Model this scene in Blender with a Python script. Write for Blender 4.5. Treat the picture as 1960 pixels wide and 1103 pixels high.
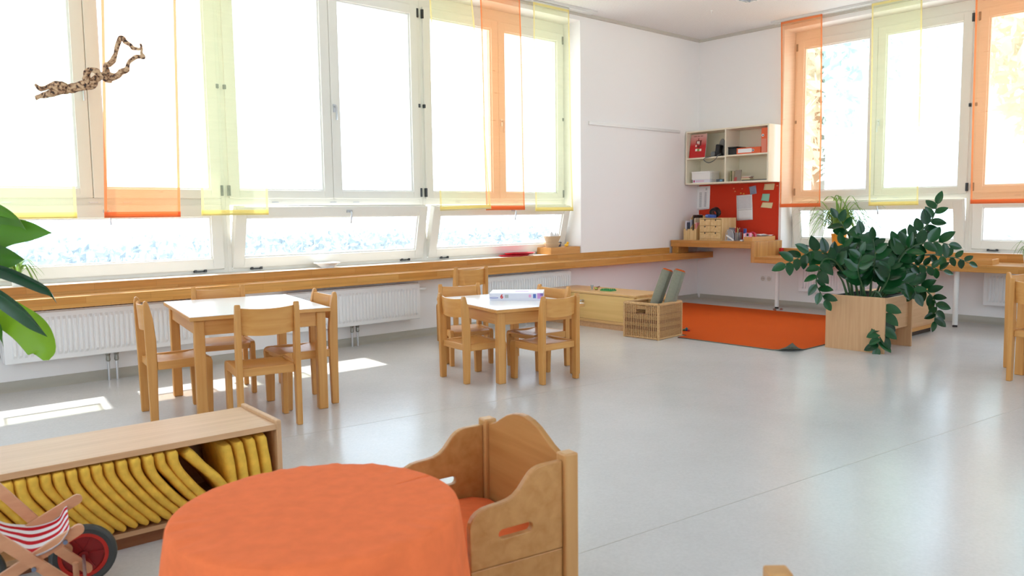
import bpy, bmesh, math, random
from mathutils import Vector, Matrix, noise

# ------------------------------------------------------------------ reset
for o in list(bpy.data.objects): bpy.data.objects.remove(o, do_unlink=True)
scn = bpy.context.scene
COL = scn.collection
random.seed(7)

# ------------------------------------------------------------------ camera
F_PX, CAM_H = 1522.6, 1.15
YAW, PITCH, ROLL = 0.72631, 0.09396, -0.01233
def _cam_axes():
    cy, sy, cp, sp = math.cos(YAW), math.sin(YAW), math.cos(PITCH), math.sin(PITCH)
    fwd = Vector((sy*cp, cy*cp, -sp)); right = Vector((cy, -sy, 0)); up = right.cross(fwd)
    cr, sr = math.cos(ROLL), math.sin(ROLL)
    return cr*right + sr*up, -sr*right + cr*up, fwd
RT, UP, FW = _cam_axes()
CAM = Vector((0, 0, CAM_H))
cd = bpy.data.cameras.new('camera'); co = bpy.data.objects.new('camera', cd); COL.objects.link(co)
cd.sensor_width = 36.0; cd.lens = F_PX*36.0/1960.0; cd.clip_start = 0.05; cd.clip_end = 200
mw = Matrix((RT, UP, -FW)).transposed().to_4x4(); mw.translation = CAM
co.matrix_world = mw
cd.dof.use_dof = True; cd.dof.focus_distance = 6.0; cd.dof.aperture_fstop = 5.0
scn.camera = co

# ------------------------------------------------------------------ world, sun, exposure
scn.view_settings.view_transform = 'Standard'; scn.view_settings.look = 'None'
scn.view_settings.gamma = 1.0; scn.view_settings.use_curve_mapping = False
scn.view_settings.exposure = 0.0
w = bpy.data.worlds.new('sky'); scn.world = w; w.use_nodes = True
bg = w.node_tree.nodes['Background']; bg.inputs[0].default_value = (0.76, 0.88, 1.0, 1); bg.inputs[1].default_value = 4.9
scn.cycles.diffuse_bounces = 8; scn.cycles.max_bounces = 14; scn.cycles.transparent_max_bounces = 16
sl = bpy.data.lights.new('sun', 'SUN'); sl.energy = 9.0; sl.angle = 0.012; sl.color = (1.0, 0.95, 0.86)
so = bpy.data.objects.new('sun', sl); COL.objects.link(so); so.location = (3, 12, 10)
so.rotation_euler = Vector((-0.14, -1.0, -1.66)).to_track_quat('-Z', 'Y').to_euler()

# ------------------------------------------------------------------ room constants
XW, YW, ZC = 8.74, 6.169, 3.32          # right wall plane, window wall plane, ceiling
XL, YB = -3.2, -3.6                      # unseen far sides of the room
YG, XG = YW+0.25, XW+0.25                # planes of the window frames

# light portals at the window openings (no light of their own; they guide sky sampling)
def portal(loc, rot, sx, sy):
    l = bpy.data.lights.new('window_portal', 'AREA'); l.shape = 'RECTANGLE'; l.size = sx; l.size_y = sy
    l.cycles.is_portal = True
    o = bpy.data.objects.new('window_portal', l); COL.objects.link(o); o.location = loc; o.rotation_euler = rot
portal((2.6, YG+0.16, 1.97), (math.radians(-90), 0, 0), 7.8, 2.5)
portal((XG+0.16, 2.05, 1.97), (math.radians(90), 0, math.radians(90)), 5.8, 2.5)
portal((XL-0.41, 1.2, 1.97), (math.radians(90), 0, math.radians(-90)), 5.8, 2.5)
portal((2.9, YB-0.41, 1.97), (math.radians(90), 0, 0), 7.8, 2.5)

# ------------------------------------------------------------------ pixel -> place
def ray(px, py): return RT*((px-980)/F_PX) - UP*((py-551.5)/F_PX) + FW
def onz(px, py, z): d = ray(px, py); return CAM + d*((z-CAM.z)/d.z)
def ony(px, py, y): d = ray(px, py); return CAM + d*(y/d.y)
def onx(px, py, x): d = ray(px, py); return CAM + d*(x/d.x)
def onpl(px, py, p0, n): d = ray(px, py); return CAM + d*((p0-CAM).dot(n)/d.dot(n))

# ------------------------------------------------------------------ materials
def lin(c):
    return tuple((v/12.92 if v <= 0.04045 else ((v+0.055)/1.055)**2.4) for v in [x/255.0 for x in c]) + (1.0,)
MATS = {}
def mat(name, rgb, rough=0.5, spec=0.5, metal=0.0, trans=0.0, bump=None, var=None, sss=0.0):
    if name in MATS: return MATS[name]
    m = bpy.data.materials.new(name); m.use_nodes = True; nt = m.node_tree; b = nt.nodes['Principled BSDF']
    col = lin(rgb); b.inputs['Base Color'].default_value = col
    b.inputs['Roughness'].default_value = rough; b.inputs['Specular IOR Level'].default_value = spec
    b.inputs['Metallic'].default_value = metal
    if trans: b.inputs['Transmission Weight'].default_value = trans
    tc = nt.nodes.new('ShaderNodeTexCoord')
    if var:
        sc, amt = var
        n = nt.nodes.new('ShaderNodeTexNoise'); n.inputs['Scale'].default_value = sc; n.inputs['Detail'].default_value = 4
        nt.links.new(tc.outputs['Object'], n.inputs['Vector'])
        r = nt.nodes.new('ShaderNodeMapRange'); r.inputs[1].default_value = 0.3; r.inputs[2].default_value = 0.7
        r.inputs[3].default_value = 1-amt; r.inputs[4].default_value = 1+amt
        nt.links.new(n.outputs['Fac'], r.inputs[0])
        mx = nt.nodes.new('ShaderNodeMix'); mx.data_type = 'RGBA'; mx.blend_type = 'MULTIPLY'; mx.inputs['Factor'].default_value = 1
        mx.inputs['A'].default_value = col; nt.links.new(r.outputs[0], mx.inputs['B']); nt.links.new(mx.outputs['Result'], b.inputs['Base Color'])
    if bump:
        sc, st = bump
        n = nt.nodes.new('ShaderNodeTexNoise'); n.inputs['Scale'].default_value = sc; n.inputs['Detail'].default_value = 3
        nt.links.new(tc.outputs['Object'], n.inputs['Vector'])
        bp = nt.nodes.new('ShaderNodeBump'); bp.inputs['Strength'].default_value = st; bp.inputs['Distance'].default_value = 0.004
        nt.links.new(n.outputs['Fac'], bp.inputs['Height']); nt.links.new(bp.outputs[0], b.inputs['Normal'])
    MATS[name] = m; return m
def wood(name, c1, c2, axis=0, rough=0.38, scale=9.0, spec=0.32):
    if name in MATS: return MATS[name]
    m = bpy.data.materials.new(name); m.use_nodes = True; nt = m.node_tree; b = nt.nodes['Principled BSDF']
    tc = nt.nodes.new('ShaderNodeTexCoord'); mp = nt.nodes.new('ShaderNodeMapping')
    s = [scale*4]*3; s[axis] = scale*0.22; mp.inputs['Scale'].default_value = s
    oi = nt.nodes.new('ShaderNodeObjectInfo'); ad = nt.nodes.new('ShaderNodeVectorMath'); ad.operation = 'ADD'
    nt.links.new(tc.outputs['Object'], mp.inputs['Vector']); nt.links.new(mp.outputs[0], ad.inputs[0])
    sm = nt.nodes.new('ShaderNodeMath'); sm.operation = 'MULTIPLY'; sm.inputs[1].default_value = 37.0
    nt.links.new(oi.outputs['Random'], sm.inputs[0]); nt.links.new(sm.outputs[0], ad.inputs[1])
    n = nt.nodes.new('ShaderNodeTexNoise'); n.inputs['Scale'].default_value = 1.0; n.inputs['Detail'].default_value = 5
    n.inputs['Distortion'].default_value = 0.4
    nt.links.new(ad.outputs[0], n.inputs['Vector'])
    cr = nt.nodes.new('ShaderNodeValToRGB'); cr.color_ramp.elements[0].position = 0.3; cr.color_ramp.elements[1].position = 0.7
    cr.color_ramp.elements[0].color = lin(c1); cr.color_ramp.elements[1].color = lin(c2)
    nt.links.new(n.outputs['Fac'], cr.inputs[0]); nt.links.new(cr.outputs[0], b.inputs['Base Color'])
    b.inputs['Roughness'].default_value = rough; b.inputs['Specular IOR Level'].default_value = spec
    MATS[name] = m; return m
def staves(name, c1, c2, along=0, rough=0.3):
    """glued strip wood: short staves of slightly different tone, running along one axis"""
    if name in MATS: return MATS[name]
    m = bpy.data.materials.new(name); m.use_nodes = True; nt = m.node_tree; b = nt.nodes['Principled BSDF']
    tc = nt.nodes.new('ShaderNodeTexCoord'); sp = nt.nodes.new('ShaderNodeSeparateXYZ'); nt.links.new(tc.outputs['Object'], sp.inputs[0])
    ad = nt.nodes.new('ShaderNodeMath'); ad.operation = 'ADD'
    oth = [i for i in (0, 1, 2) if i != along]
    nt.links.new(sp.outputs[oth[0]], ad.inputs[0]); nt.links.new(sp.outputs[oth[1]], ad.inputs[1])
    cb = nt.nodes.new('ShaderNodeCombineXYZ'); nt.links.new(sp.outputs[along], cb.inputs[0]); nt.links.new(ad.outputs[0], cb.inputs[1])
    br = nt.nodes.new('ShaderNodeTexBrick'); br.inputs['Scale'].default_value = 1.0; br.inputs['Mortar Size'].default_value = 0.0006
    br.inputs['Brick Width'].default_value = 0.42; br.inputs['Row Height'].default_value = 0.042; br.offset = 0.37
    br.inputs['Color1'].default_value = lin(c1); br.inputs['Color2'].default_value = lin(c2); br.inputs['Mortar'].default_value = lin([v*0.8 for v in c1])
    nt.links.new(cb.outputs[0], br.inputs['Vector'])
    mp = nt.nodes.new('ShaderNodeMapping'); s = [60.0]*3; s[along] = 3.0; mp.inputs['Scale'].default_value = s
    nt.links.new(tc.outputs['Object'], mp.inputs['Vector'])
    n = nt.nodes.new('ShaderNodeTexNoise'); n.inputs['Scale'].default_value = 1.0; nt.links.new(mp.outputs[0], n.inputs['Vector'])
    r = nt.nodes.new('ShaderNodeMapRange'); r.inputs[1].default_value = .3; r.inputs[2].default_value = .7; r.inputs[3].default_value = .88; r.inputs[4].default_value = 1.06
    nt.links.new(n.outputs['Fac'], r.inputs[0])
    mx = nt.nodes.new('ShaderNodeMix'); mx.data_type = 'RGBA'; mx.blend_type = 'MULTIPLY'; mx.inputs['Factor'].default_value = 1
    nt.links.new(br.outputs['Color'], mx.inputs['A']); nt.links.new(r.outputs[0], mx.inputs['B']); nt.links.new(mx.outputs['Result'], b.inputs['Base Color'])
    b.inputs['Roughness'].default_value = rough; b.inputs['Specular IOR Level'].default_value = 0.35
    MATS[name] = m; return m
def sheer(name, tint, body, fac):
    m = bpy.data.materials.new(name); m.use_nodes = True; nt = m.node_tree; nt.nodes.remove(nt.nodes['Principled BSDF'])
    out = nt.nodes['Material Output']
    t = nt.nodes.new('ShaderNodeBsdfTransparent'); t.inputs[0].default_value = lin(tint)
    tl = nt.nodes.new('ShaderNodeBsdfTranslucent'); tl.inputs[0].default_value = lin(body)
    df = nt.nodes.new('ShaderNodeBsdfDiffuse'); df.inputs[0].default_value = lin(body)
    a = nt.nodes.new('ShaderNodeMixShader'); a.inputs[0].default_value = 0.5
    nt.links.new(tl.outputs[0], a.inputs[1]); nt.links.new(df.outputs[0], a.inputs[2])
    b = nt.nodes.new('ShaderNodeMixShader')
    # woven threads: a fine grid slightly denser than the gaps
    tc = nt.nodes.new('ShaderNodeTexCoord'); mp = nt.nodes.new('ShaderNodeMapping'); mp.inputs['Scale'].default_value = (2, 2, 30)
    nt.links.new(tc.outputs['Object'], mp.inputs['Vector'])
    n = nt.nodes.new('ShaderNodeTexNoise'); n.inputs['Scale'].default_value = 2.0; nt.links.new(mp.outputs[0], n.inputs['Vector'])
    r = nt.nodes.new('ShaderNodeMapRange'); r.inputs[3].default_value = fac-0.05; r.inputs[4].default_value = fac+0.05
    nt.links.new(n.outputs['Fac'], r.inputs[0]); nt.links.new(r.outputs[0], b.inputs[0])
    nt.links.new(t.outputs[0], b.inputs[1]); nt.links.new(a.outputs[0], b.inputs[2]); nt.links.new(b.outputs[0], out.inputs[0])
    MATS[name] = m; return m
def glass(name, tint=(250, 253, 255)):
    m = bpy.data.materials.new(name); m.use_nodes = True; nt = m.node_tree; nt.nodes.remove(nt.nodes['Principled BSDF'])
    out = nt.nodes['Material Output']
    t = nt.nodes.new('ShaderNodeBsdfTransparent'); t.inputs[0].default_value = lin(tint)
    g = nt.nodes.new('ShaderNodeBsdfGlossy'); g.inputs['Roughness'].default_value = 0.02
    lw = nt.nodes.new('ShaderNodeLayerWeight'); pw = nt.nodes.new('ShaderNodeMath'); pw.operation = 'POWER'; pw.inputs[1].default_value = 5.0
    nt.links.new(lw.outputs['Facing'], pw.inputs[0]); fr = nt.nodes.new('ShaderNodeMath'); fr.operation = 'MULTIPLY_ADD'; fr.inputs[1].default_value = 0.6; fr.inputs[2].default_value = 0.03
    lw.inputs[0].default_value = 0.5; nt.links.new(pw.outputs[0], fr.inputs[0])
    mx = nt.nodes.new('ShaderNodeMixShader'); nt.links.new(fr.outputs[0], mx.inputs[0])
    nt.links.new(t.outputs[0], mx.inputs[1]); nt.links.new(g.outputs[0], mx.inputs[2]); nt.links.new(mx.outputs[0], out.inputs[0])
    MATS[name] = m; return m
def leafmat(name, rgb, rgb2, trl, rough=0.3):
    m = bpy.data.materials.new(name); m.use_nodes = True; nt = m.node_tree; b = nt.nodes['Principled BSDF']; out = nt.nodes['Material Output']
    oi = nt.nodes.new('ShaderNodeObjectInfo'); mx = nt.nodes.new('ShaderNodeMix'); mx.data_type = 'RGBA'
    nt.links.new(oi.outputs['Random'], mx.inputs['Factor']); mx.inputs['A'].default_value = lin(rgb); mx.inputs['B'].default_value = lin(rgb2)
    nt.links.new(mx.outputs['Result'], b.inputs['Base Color']); b.inputs['Roughness'].default_value = rough
    tl = nt.nodes.new('ShaderNodeBsdfTranslucent'); nt.links.new(mx.outputs['Result'], tl.inputs[0])
    ms = nt.nodes.new('ShaderNodeMixShader'); ms.inputs[0].default_value = trl
    nt.links.new(b.outputs[0], ms.inputs[1]); nt.links.new(tl.outputs[0], ms.inputs[2]); nt.links.new(ms.outputs[0], out.inputs[0])
    MATS[name] = m; return m

M_WALL = mat('wall_paint', (244, 242, 241), 0.85, 0.2, bump=(260, 0.12))
M_FRAME = mat('window_frame_paint', (232, 230, 222), 0.35, 0.5)
M_WHITE = mat('white_lacquer', (240, 240, 238), 0.35)
M_RAD = mat('radiator_enamel', (240, 240, 240), 0.3)
M_SKIRT = mat('skirting_grey', (176, 172, 160), 0.45)
M_DARKMETAL = mat('dark_hinge_metal', (70, 72, 74), 0.35, metal=0.7)
M_STEEL = mat('brushed_steel', (205, 208, 212), 0.3, metal=0.9)
M_GLASS = glass('window_glass')
M_BEECH_Z = wood('beech_upright', (198, 138, 72), (212, 156, 90), 2)
M_BEECH_X = wood('beech_along', (200, 140, 74), (214, 158, 92), 0)
M_BEECH_Y = wood('beech_across', (200, 140, 74), (214, 158, 92), 1)
M_PLY = wood('beech_plywood', (204, 142, 74), (216, 160, 92), 0, 0.32)
M_STAVE_X = staves('beech_staves_x', (196, 134, 62), (210, 154, 82), 0)
M_STAVE_Y = staves('beech_staves_y', (192, 132, 66), (208, 152, 84), 1)
M_STAVE_Z = staves('beech_staves_z', (188, 132, 72), (206, 154, 92), 2)
M_VENEER = wood('beech_veneer_pale', (202, 158, 116), (214, 172, 130), 0, 0.4, 12)
M_VENEER_Z = wood('beech_veneer_upright', (198, 154, 112), (210, 168, 126), 2, 0.45, 12)
M_PINE = wood('pale_pine', (214, 178, 122), (232, 204, 152), 0, 0.5, 10)
M_PINE_Z = wood('pale_pine_upright', (214, 178, 122), (232, 204, 152), 2, 0.5, 10)
M_LAM = mat('white_laminate', (244, 245, 246), 0.25)
M_ORANGE_CLOTH = mat('orange_cotton', (238, 120, 70), 0.85, 0.15, bump=(500, 0.15), var=(30, 0.05))
M_CARPET = mat('orange_carpet', (206, 88, 34), 0.95, 0.05, bump=(900, 0.5), var=(160, 0.10))
M_CARPET_BACK = mat('carpet_backing', (120, 118, 104), 0.9, 0.1, var=(90, 0.1))
M_YELLOW_CLOTH = mat('mustard_velour', (230, 184, 76), 0.9, 0.1, bump=(200, 0.35), var=(28, 0.12))
M_BLACK = mat('black_plastic', (24, 24, 26), 0.4)
M_GREYPLASTIC = mat('grey_plastic', (110, 112, 112), 0.5)
M_RED = mat('red_plastic', (196, 30, 26), 0.35)
M_PAPER = mat('white_paper', (240, 240, 240), 0.8, 0.1)
M_INK = mat('grey_print', (150, 152, 156), 0.9, 0.0)
M_CREAM = mat('cream_cabinet', (236, 228, 206), 0.45)
M_ORANGE_BOARD = mat('orange_binder_board', (226, 92, 36), 0.45)
M_FELT = mat('red_felt', (208, 66, 44), 0.95, 0.05, bump=(700, 0.3), var=(120, 0.05))

# ------------------------------------------------------------------ mesh building
class MB:
    def __init__(s): s.v = []; s.f = []
    def add(s, vs, fs):
        n = len(s.v); s.v += [Vector(p) for p in vs]; s.f += [tuple(i+n for i in f) for f in fs]; return s
    def box(s, x0, x1, y0, y1, z0, z1):
        return s.add([(x0,y0,z0),(x1,y0,z0),(x1,y1,z0),(x0,y1,z0),(x0,y0,z1),(x1,y0,z1),(x1,y1,z1),(x0,y1,z1)],
                     [(0,3,2,1),(4,5,6,7),(0,1,5,4),(1,2,6,5),(2,3,7,6),(3,0,4,7)])
    def obox(s, c, ax, ay, az):
        c = Vector(c); ax, ay, az = Vector(ax), Vector(ay), Vector(az)
        vs = [c + ax*i + ay*j + az*k for k in (-1, 1) for (i, j) in ((-1,-1),(1,-1),(1,1),(-1,1))]
        return s.add(vs, [(0,3,2,1),(4,5,6,7),(0,1,5,4),(1,2,6,5),(2,3,7,6),(3,0,4,7)])
    def prism(s, pts, off):
        """pts: closed 3-D outline, extruded by off"""
        n = len(pts); off = Vector(off); a = [Vector(p) for p in pts]; b = [p+off for p in a]
        return s.add(a+b, [tuple(range(n))[::-1], tuple(range(n, 2*n))] + [(i, (i+1) % n, n+(i+1) % n, n+i) for i in range(n)])
    def bar(s, p, q, w, t, up=(0, 0, 1)):
        p, q = Vector(p), Vector(q); d = (q-p); L = d.length; d.normalize(); up = Vector(up)
        sd = d.cross(up); sd.normalize(); u = sd.cross(d)
        return s.obox((p+q)/2, d*(L/2), sd*(w/2), u*(t/2))
    def tube(s, pts, rad, n=10, cap=True, sq=1.0):
        pts = [Vector(p) for p in pts]; m = len(pts)
        if not hasattr(rad, '__len__'): rad = [rad]*m
        vs = []; u = None
        for i, p in enumerate(pts):
            d = (pts[min(i+1, m-1)] - pts[max(i-1, 0)]); d.normalize()
            if u is None: u = d.orthogonal(); u.normalize()
            u = u - d*u.dot(d); u.normalize(); v = d.cross(u)
            vs += [p + (u*math.cos(2*math.pi*k/n) + v*math.sin(2*math.pi*k/n)*sq)*rad[i] for k in range(n)]
        fs = [(i*n+k, i*n+(k+1) % n, (i+1)*n+(k+1) % n, (i+1)*n+k) for i in range(m-1) for k in range(n)]
        if cap: fs += [tuple(range(n))[::-1], tuple(range((m-1)*n, m*n))]
        return s.add(vs, fs)
    def lathe(s, prof, n=32, c=(0, 0, 0), close=False):
        c = Vector(c); m = len(prof); vs = [c + Vector((r*math.cos(2*math.pi*k/n), r*math.sin(2*math.pi*k/n), z)) for r, z in prof for k in range(n)]
        fs = [(i*n+k, i*n+(k+1) % n, (i+1)*n+(k+1) % n, (i+1)*n+k) for i in range(m-1) for k in range(n)]
        if prof[0][0] > 0 and not close: fs.append(tuple(range(n))[::-1])
        if prof[-1][0] > 0 and not close: fs.append(tuple(range((m-1)*n, m*n)))
        return s.add(vs, fs)
    def grid(s, rows):
        m, n = len(rows), len(rows[0])
        return s.add([p for r in rows for p in r], [(i*n+j, i*n+j+1, (i+1)*n+j+1, (i+1)*n+j) for i in range(m-1) for j in range(n-1)])
    def xf(s, mtx): s.v = [mtx @ p for p in s.v]; return s
def box(*a): return MB().box(*a)

WL = {}      # world place of every object made here (unrotated parents)
def obj(name, mb, m, parent=None, bevel=0.0, smooth=False, local=False, solid=0.0, segs=2):
    me = bpy.data.meshes.new(name)
    vs = [Vector(p) for p in mb.v]
    if local: org = Vector((0, 0, 0)); loc = Vector((0, 0, 0))
    else:
        org = Vector(((min(p.x for p in vs)+max(p.x for p in vs))/2, (min(p.y for p in vs)+max(p.y for p in vs))/2, min(p.z for p in vs)))
        loc = org - (WL.get(parent.name, Vector((0, 0, 0))) if parent else Vector((0, 0, 0)))
    me.from_pydata([p-org for p in vs], [], mb.f)
    bm = bmesh.new(); bm.from_mesh(me)
    bmesh.ops.remove_doubles(bm, verts=bm.verts, dist=1e-6)
    bmesh.ops.recalc_face_normals(bm, faces=bm.faces)
    if bevel:
        ed = [e for e in bm.edges if len(e.link_faces) == 2 and e.calc_face_angle(0) > 0.6]
        bmesh.ops.bevel(bm, geom=ed, offset=bevel, segments=segs, affect='EDGES', profile=0.5, clamp_overlap=True)
    bm.to_mesh(me); bm.free()
    if smooth:
        me.polygons.foreach_set('use_smooth', [True]*len(me.polygons))
        me.set_sharp_from_angle(angle=math.radians(42)) if hasattr(me, 'set_sharp_from_angle') else None
    me.materials.append(m)
    o = bpy.data.objects.new(name, me); COL.objects.link(o); o.location = loc
    if parent: o.parent = parent
    WL[o.name] = org
    if solid:
        md = o.modifiers.new('thickness', 'SOLIDIFY'); md.thickness = solid; md.offset = 0
    return o
def thing(name, label, cat, loc=(0, 0, 0), rz=0.0, group=None):
    o = bpy.data.objects.new(name, None); COL.objects.link(o); o.location = loc; o.rotation_euler = (0, 0, rz)
    o.empty_display_size = 0.1; WL[o.name] = Vector(loc)
    return tag(o, label, cat, group)
def tag(o, label=None, cat=None, group=None, kind=None):
    if label: o['label'] = label
    if cat: o['category'] = cat
    if group: o['group'] = group
    if kind: o['kind'] = kind
    return o
def struct(name, mb, m, label=None, parent=None, **k):
    o = obj(name, mb, m, parent, **k)
    if not parent: tag(o, label, None, None, 'structure')
    return o
def copy_tree(o, parent=None):
    c = o.copy(); COL.objects.link(c); c.parent = parent
    for ch in list(o.children): copy_tree(ch, c)
    return c
def bez(pts, n=8):
    """smooth curve through points (Catmull-Rom)"""
    P = [Vector(p) for p in pts]; P = [P[0]*2-P[1]] + P + [P[-1]*2-P[-2]]; out = []
    for i in range(1, len(P)-2):
        a, b, c, d = P[i-1:i+3]
        for k in range(n):
            t = k/n; out.append(0.5*((2*b)+(c-a)*t+(2*a-5*b+4*c-d)*t*t+(3*b-a-3*c+d)*t**3))
    return out + [P[-2]]


# ================================================================== ROOM SHELL
def floor_material():
    m = bpy.data.materials.new('linoleum'); m.use_nodes = True; nt = m.node_tree; b = nt.nodes['Principled BSDF']
    tc = nt.nodes.new('ShaderNodeTexCoord')
    n1 = nt.nodes.new('ShaderNodeTexNoise'); n1.inputs['Scale'].default_value = 2.2; n1.inputs['Detail'].default_value = 6
    n2 = nt.nodes.new('ShaderNodeTexNoise'); n2.inputs['Scale'].default_value = 90; n2.inputs['Detail'].default_value = 3
    for n in (n1, n2): nt.links.new(tc.outputs['Object'], n.inputs['Vector'])
    c1 = nt.nodes.new('ShaderNodeValToRGB'); c1.color_ramp.elements[0].position = .3; c1.color_ramp.elements[1].position = .7
    c1.color_ramp.elements[0].color = lin((202, 201, 200)); c1.color_ramp.elements[1].color = lin((209, 208, 207))
    nt.links.new(n1.outputs['Fac'], c1.inputs[0])
    r = nt.nodes.new('ShaderNodeMapRange'); r.inputs[1].default_value = .3; r.inputs[2].default_value = .7; r.inputs[3].default_value = .95; r.inputs[4].default_value = 1.03
    nt.links.new(n2.outputs['Fac'], r.inputs[0])
    mx = nt.nodes.new('ShaderNodeMix'); mx.data_type = 'RGBA'; mx.blend_type = 'MULTIPLY'; mx.inputs['Factor'].default_value = 1
    nt.links.new(c1.outputs[0], mx.inputs['A']); nt.links.new(r.outputs[0], mx.inputs['B'])
    nt.links.new(mx.outputs['Result'], b.inputs['Base Color'])
    b.inputs['Roughness'].default_value = 0.21
    b.inputs['Specular IOR Level'].default_value = 0.40
    n3 = nt.nodes.new('ShaderNodeTexNoise'); n3.inputs['Scale'].default_value = 5.0; n3.inputs['Detail'].default_value = 2
    nt.links.new(tc.outputs['Object'], n3.inputs['Vector'])
    bp = nt.nodes.new('ShaderNodeBump'); bp.inputs['Strength'].default_value = 0.10; bp.inputs['Distance'].default_value = 0.01
    nt.links.new(n3.outputs['Fac'], bp.inputs['Height']); nt.links.new(bp.outputs[0], b.inputs['Normal'])
    return m
fl = struct('floor', box(XL, XW, YB, YW, -0.15, 0.0), floor_material())
M_SEAM = mat('welded_seam', (180, 177, 170), 0.4)
sd = onz(1880, 806, 0) - onz(1560, 912, 0); sd.z = 0; sd.normalize(); sn = Vector((-sd.y, sd.x, 0)); s0 = onz(1720, 858, 0)
for k in (0, 1):
    c = s0 + sn*(2.0*k); L0, L1 = (-4.2, 1.9) if k == 0 else (-3.6, 2.6)
    obj('seam', MB().obox(c + sd*((L0+L1)/2) + Vector((0, 0, .0002)), sd*((L1-L0)/2), sn*.0016, Vector((0, 0, .0003))), M_SEAM, fl)

def ceiling_material():
    m = bpy.data.materials.new('perforated_ceiling_board'); m.use_nodes = True; nt = m.node_tree; b = nt.nodes['Principled BSDF']
    tc = nt.nodes.new('ShaderNodeTexCoord'); v = nt.nodes.new('ShaderNodeTexVoronoi'); v.inputs['Scale'].default_value = 45; v.inputs['Randomness'].default_value = 0
    nt.links.new(tc.outputs['Object'], v.inputs['Vector'])
    c = nt.nodes.new('ShaderNodeValToRGB'); c.color_ramp.elements[0].position = .16; c.color_ramp.elements[1].position = .24
    c.color_ramp.elements[0].color = lin((196, 194, 194)); c.color_ramp.elements[1].color = lin((232, 232, 234))
    nt.links.new(v.outputs['Distance'], c.inputs[0]); nt.links.new(c.outputs[0], b.inputs['Base Color']); b.inputs['Roughness'].default_value = .9
    return m
struct('ceiling', box(XL, XW, YB, YW, ZC, ZC+.2), ceiling_material())

WX0, WX1, WZ0, WZ1 = -1.34, 6.525, 0.655, 3.24     # window band in the window wall
wl = MB(); T = 0.42
wl.box(XL, XW+T, YW, YW+T, -0.15, WZ0); wl.box(XL, XW+T, YW, YW+T, WZ1, ZC+.2)
wl.box(WX1, XW+T, YW, YW+T, WZ0, WZ1); wl.box(XL, WX0, YW, YW+T, WZ0, WZ1)
struct('wall_left', wl, M_WALL)
RY0, RY1 = -0.92, 4.985                            # window band in the right wall
wr = MB()
wr.box(XW, XW+T, YB, YW, -0.15, WZ0); wr.box(XW, XW+T, YB, YW, WZ1, ZC+.2)
wr.box(XW, XW+T, RY1, YW, WZ0, WZ1); wr.box(XW, XW+T, YB, RY0, WZ0, WZ1)
struct('wall_right', wr, M_WALL)
BX0, BX1 = -1.05, 6.85                             # added window band behind the viewer, unseen, for fill light
wb_ = MB(); wb_.box(XL, XW+T, YB-T, YB, -.15, WZ0); wb_.box(XL, XW+T, YB-T, YB, WZ1, ZC+.2); wb_.box(BX1, XW+T, YB-T, YB, WZ0, WZ1); wb_.box(XL, BX0, YB-T, YB, WZ0, WZ1)
struct('wall_back', wb_, M_WALL)
SY0, SY1 = -1.75, 4.15  # added window band in the unseen side wall, for fill light
ws_ = MB(); ws_.box(XL-T, XL, YB-T, YW+T, -.15, WZ0); ws_.box(XL-T, XL, YB-T, YW+T, WZ1, ZC+.2); ws_.box(XL-T, XL, YB-T, SY0, WZ0, WZ1); ws_.box(XL-T, XL, SY1, YW+T, WZ0, WZ1)
struct('wall_side', ws_, M_WALL)

def skirting(name, along, a0, a1):
    """coved linoleum skirting: upright strip and a foot that rolls onto the floor"""
    prof = [(0, 0), (0.055, 0), (0.045, 0.004), (0.022, 0.016), (0.010, 0.035), (0.006, 0.064), (0, 0.066)]
    mb = MB()
    if along == 'x': mb.prism([(a0, YW-d, z) for d, z in prof], (a1-a0, 0, 0))
    else: mb.prism([(XW-d, a0, z) for d, z in prof], (0, a1-a0, 0))
    return struct(name, mb, M_SKIRT, smooth=True)
skirting('baseboard_left', 'x', XL, XW); skirting('baseboard_right', 'y', YB, YW-.05)
M_TRIM = mat('ceiling_trim_grey', (200, 196, 186), 0.6)
struct('trim_1', box(XL, XW, YW-.03, YW, ZC-.032, ZC), M_TRIM)
struct('trim_2', box(XW-.03, XW, YB, YW-.03, ZC-.032, ZC), M_TRIM)
# inner window sills
M_SILL = mat('sill_beige', (226, 214, 202), 0.4)
struct('trim_3', box(WX0, WX1, YW-.0, YG+.02, WZ0, .694), M_SILL)
struct('trim_4', box(XW, XG+.02, RY0, RY1, WZ0, .694), M_SILL)

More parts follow.
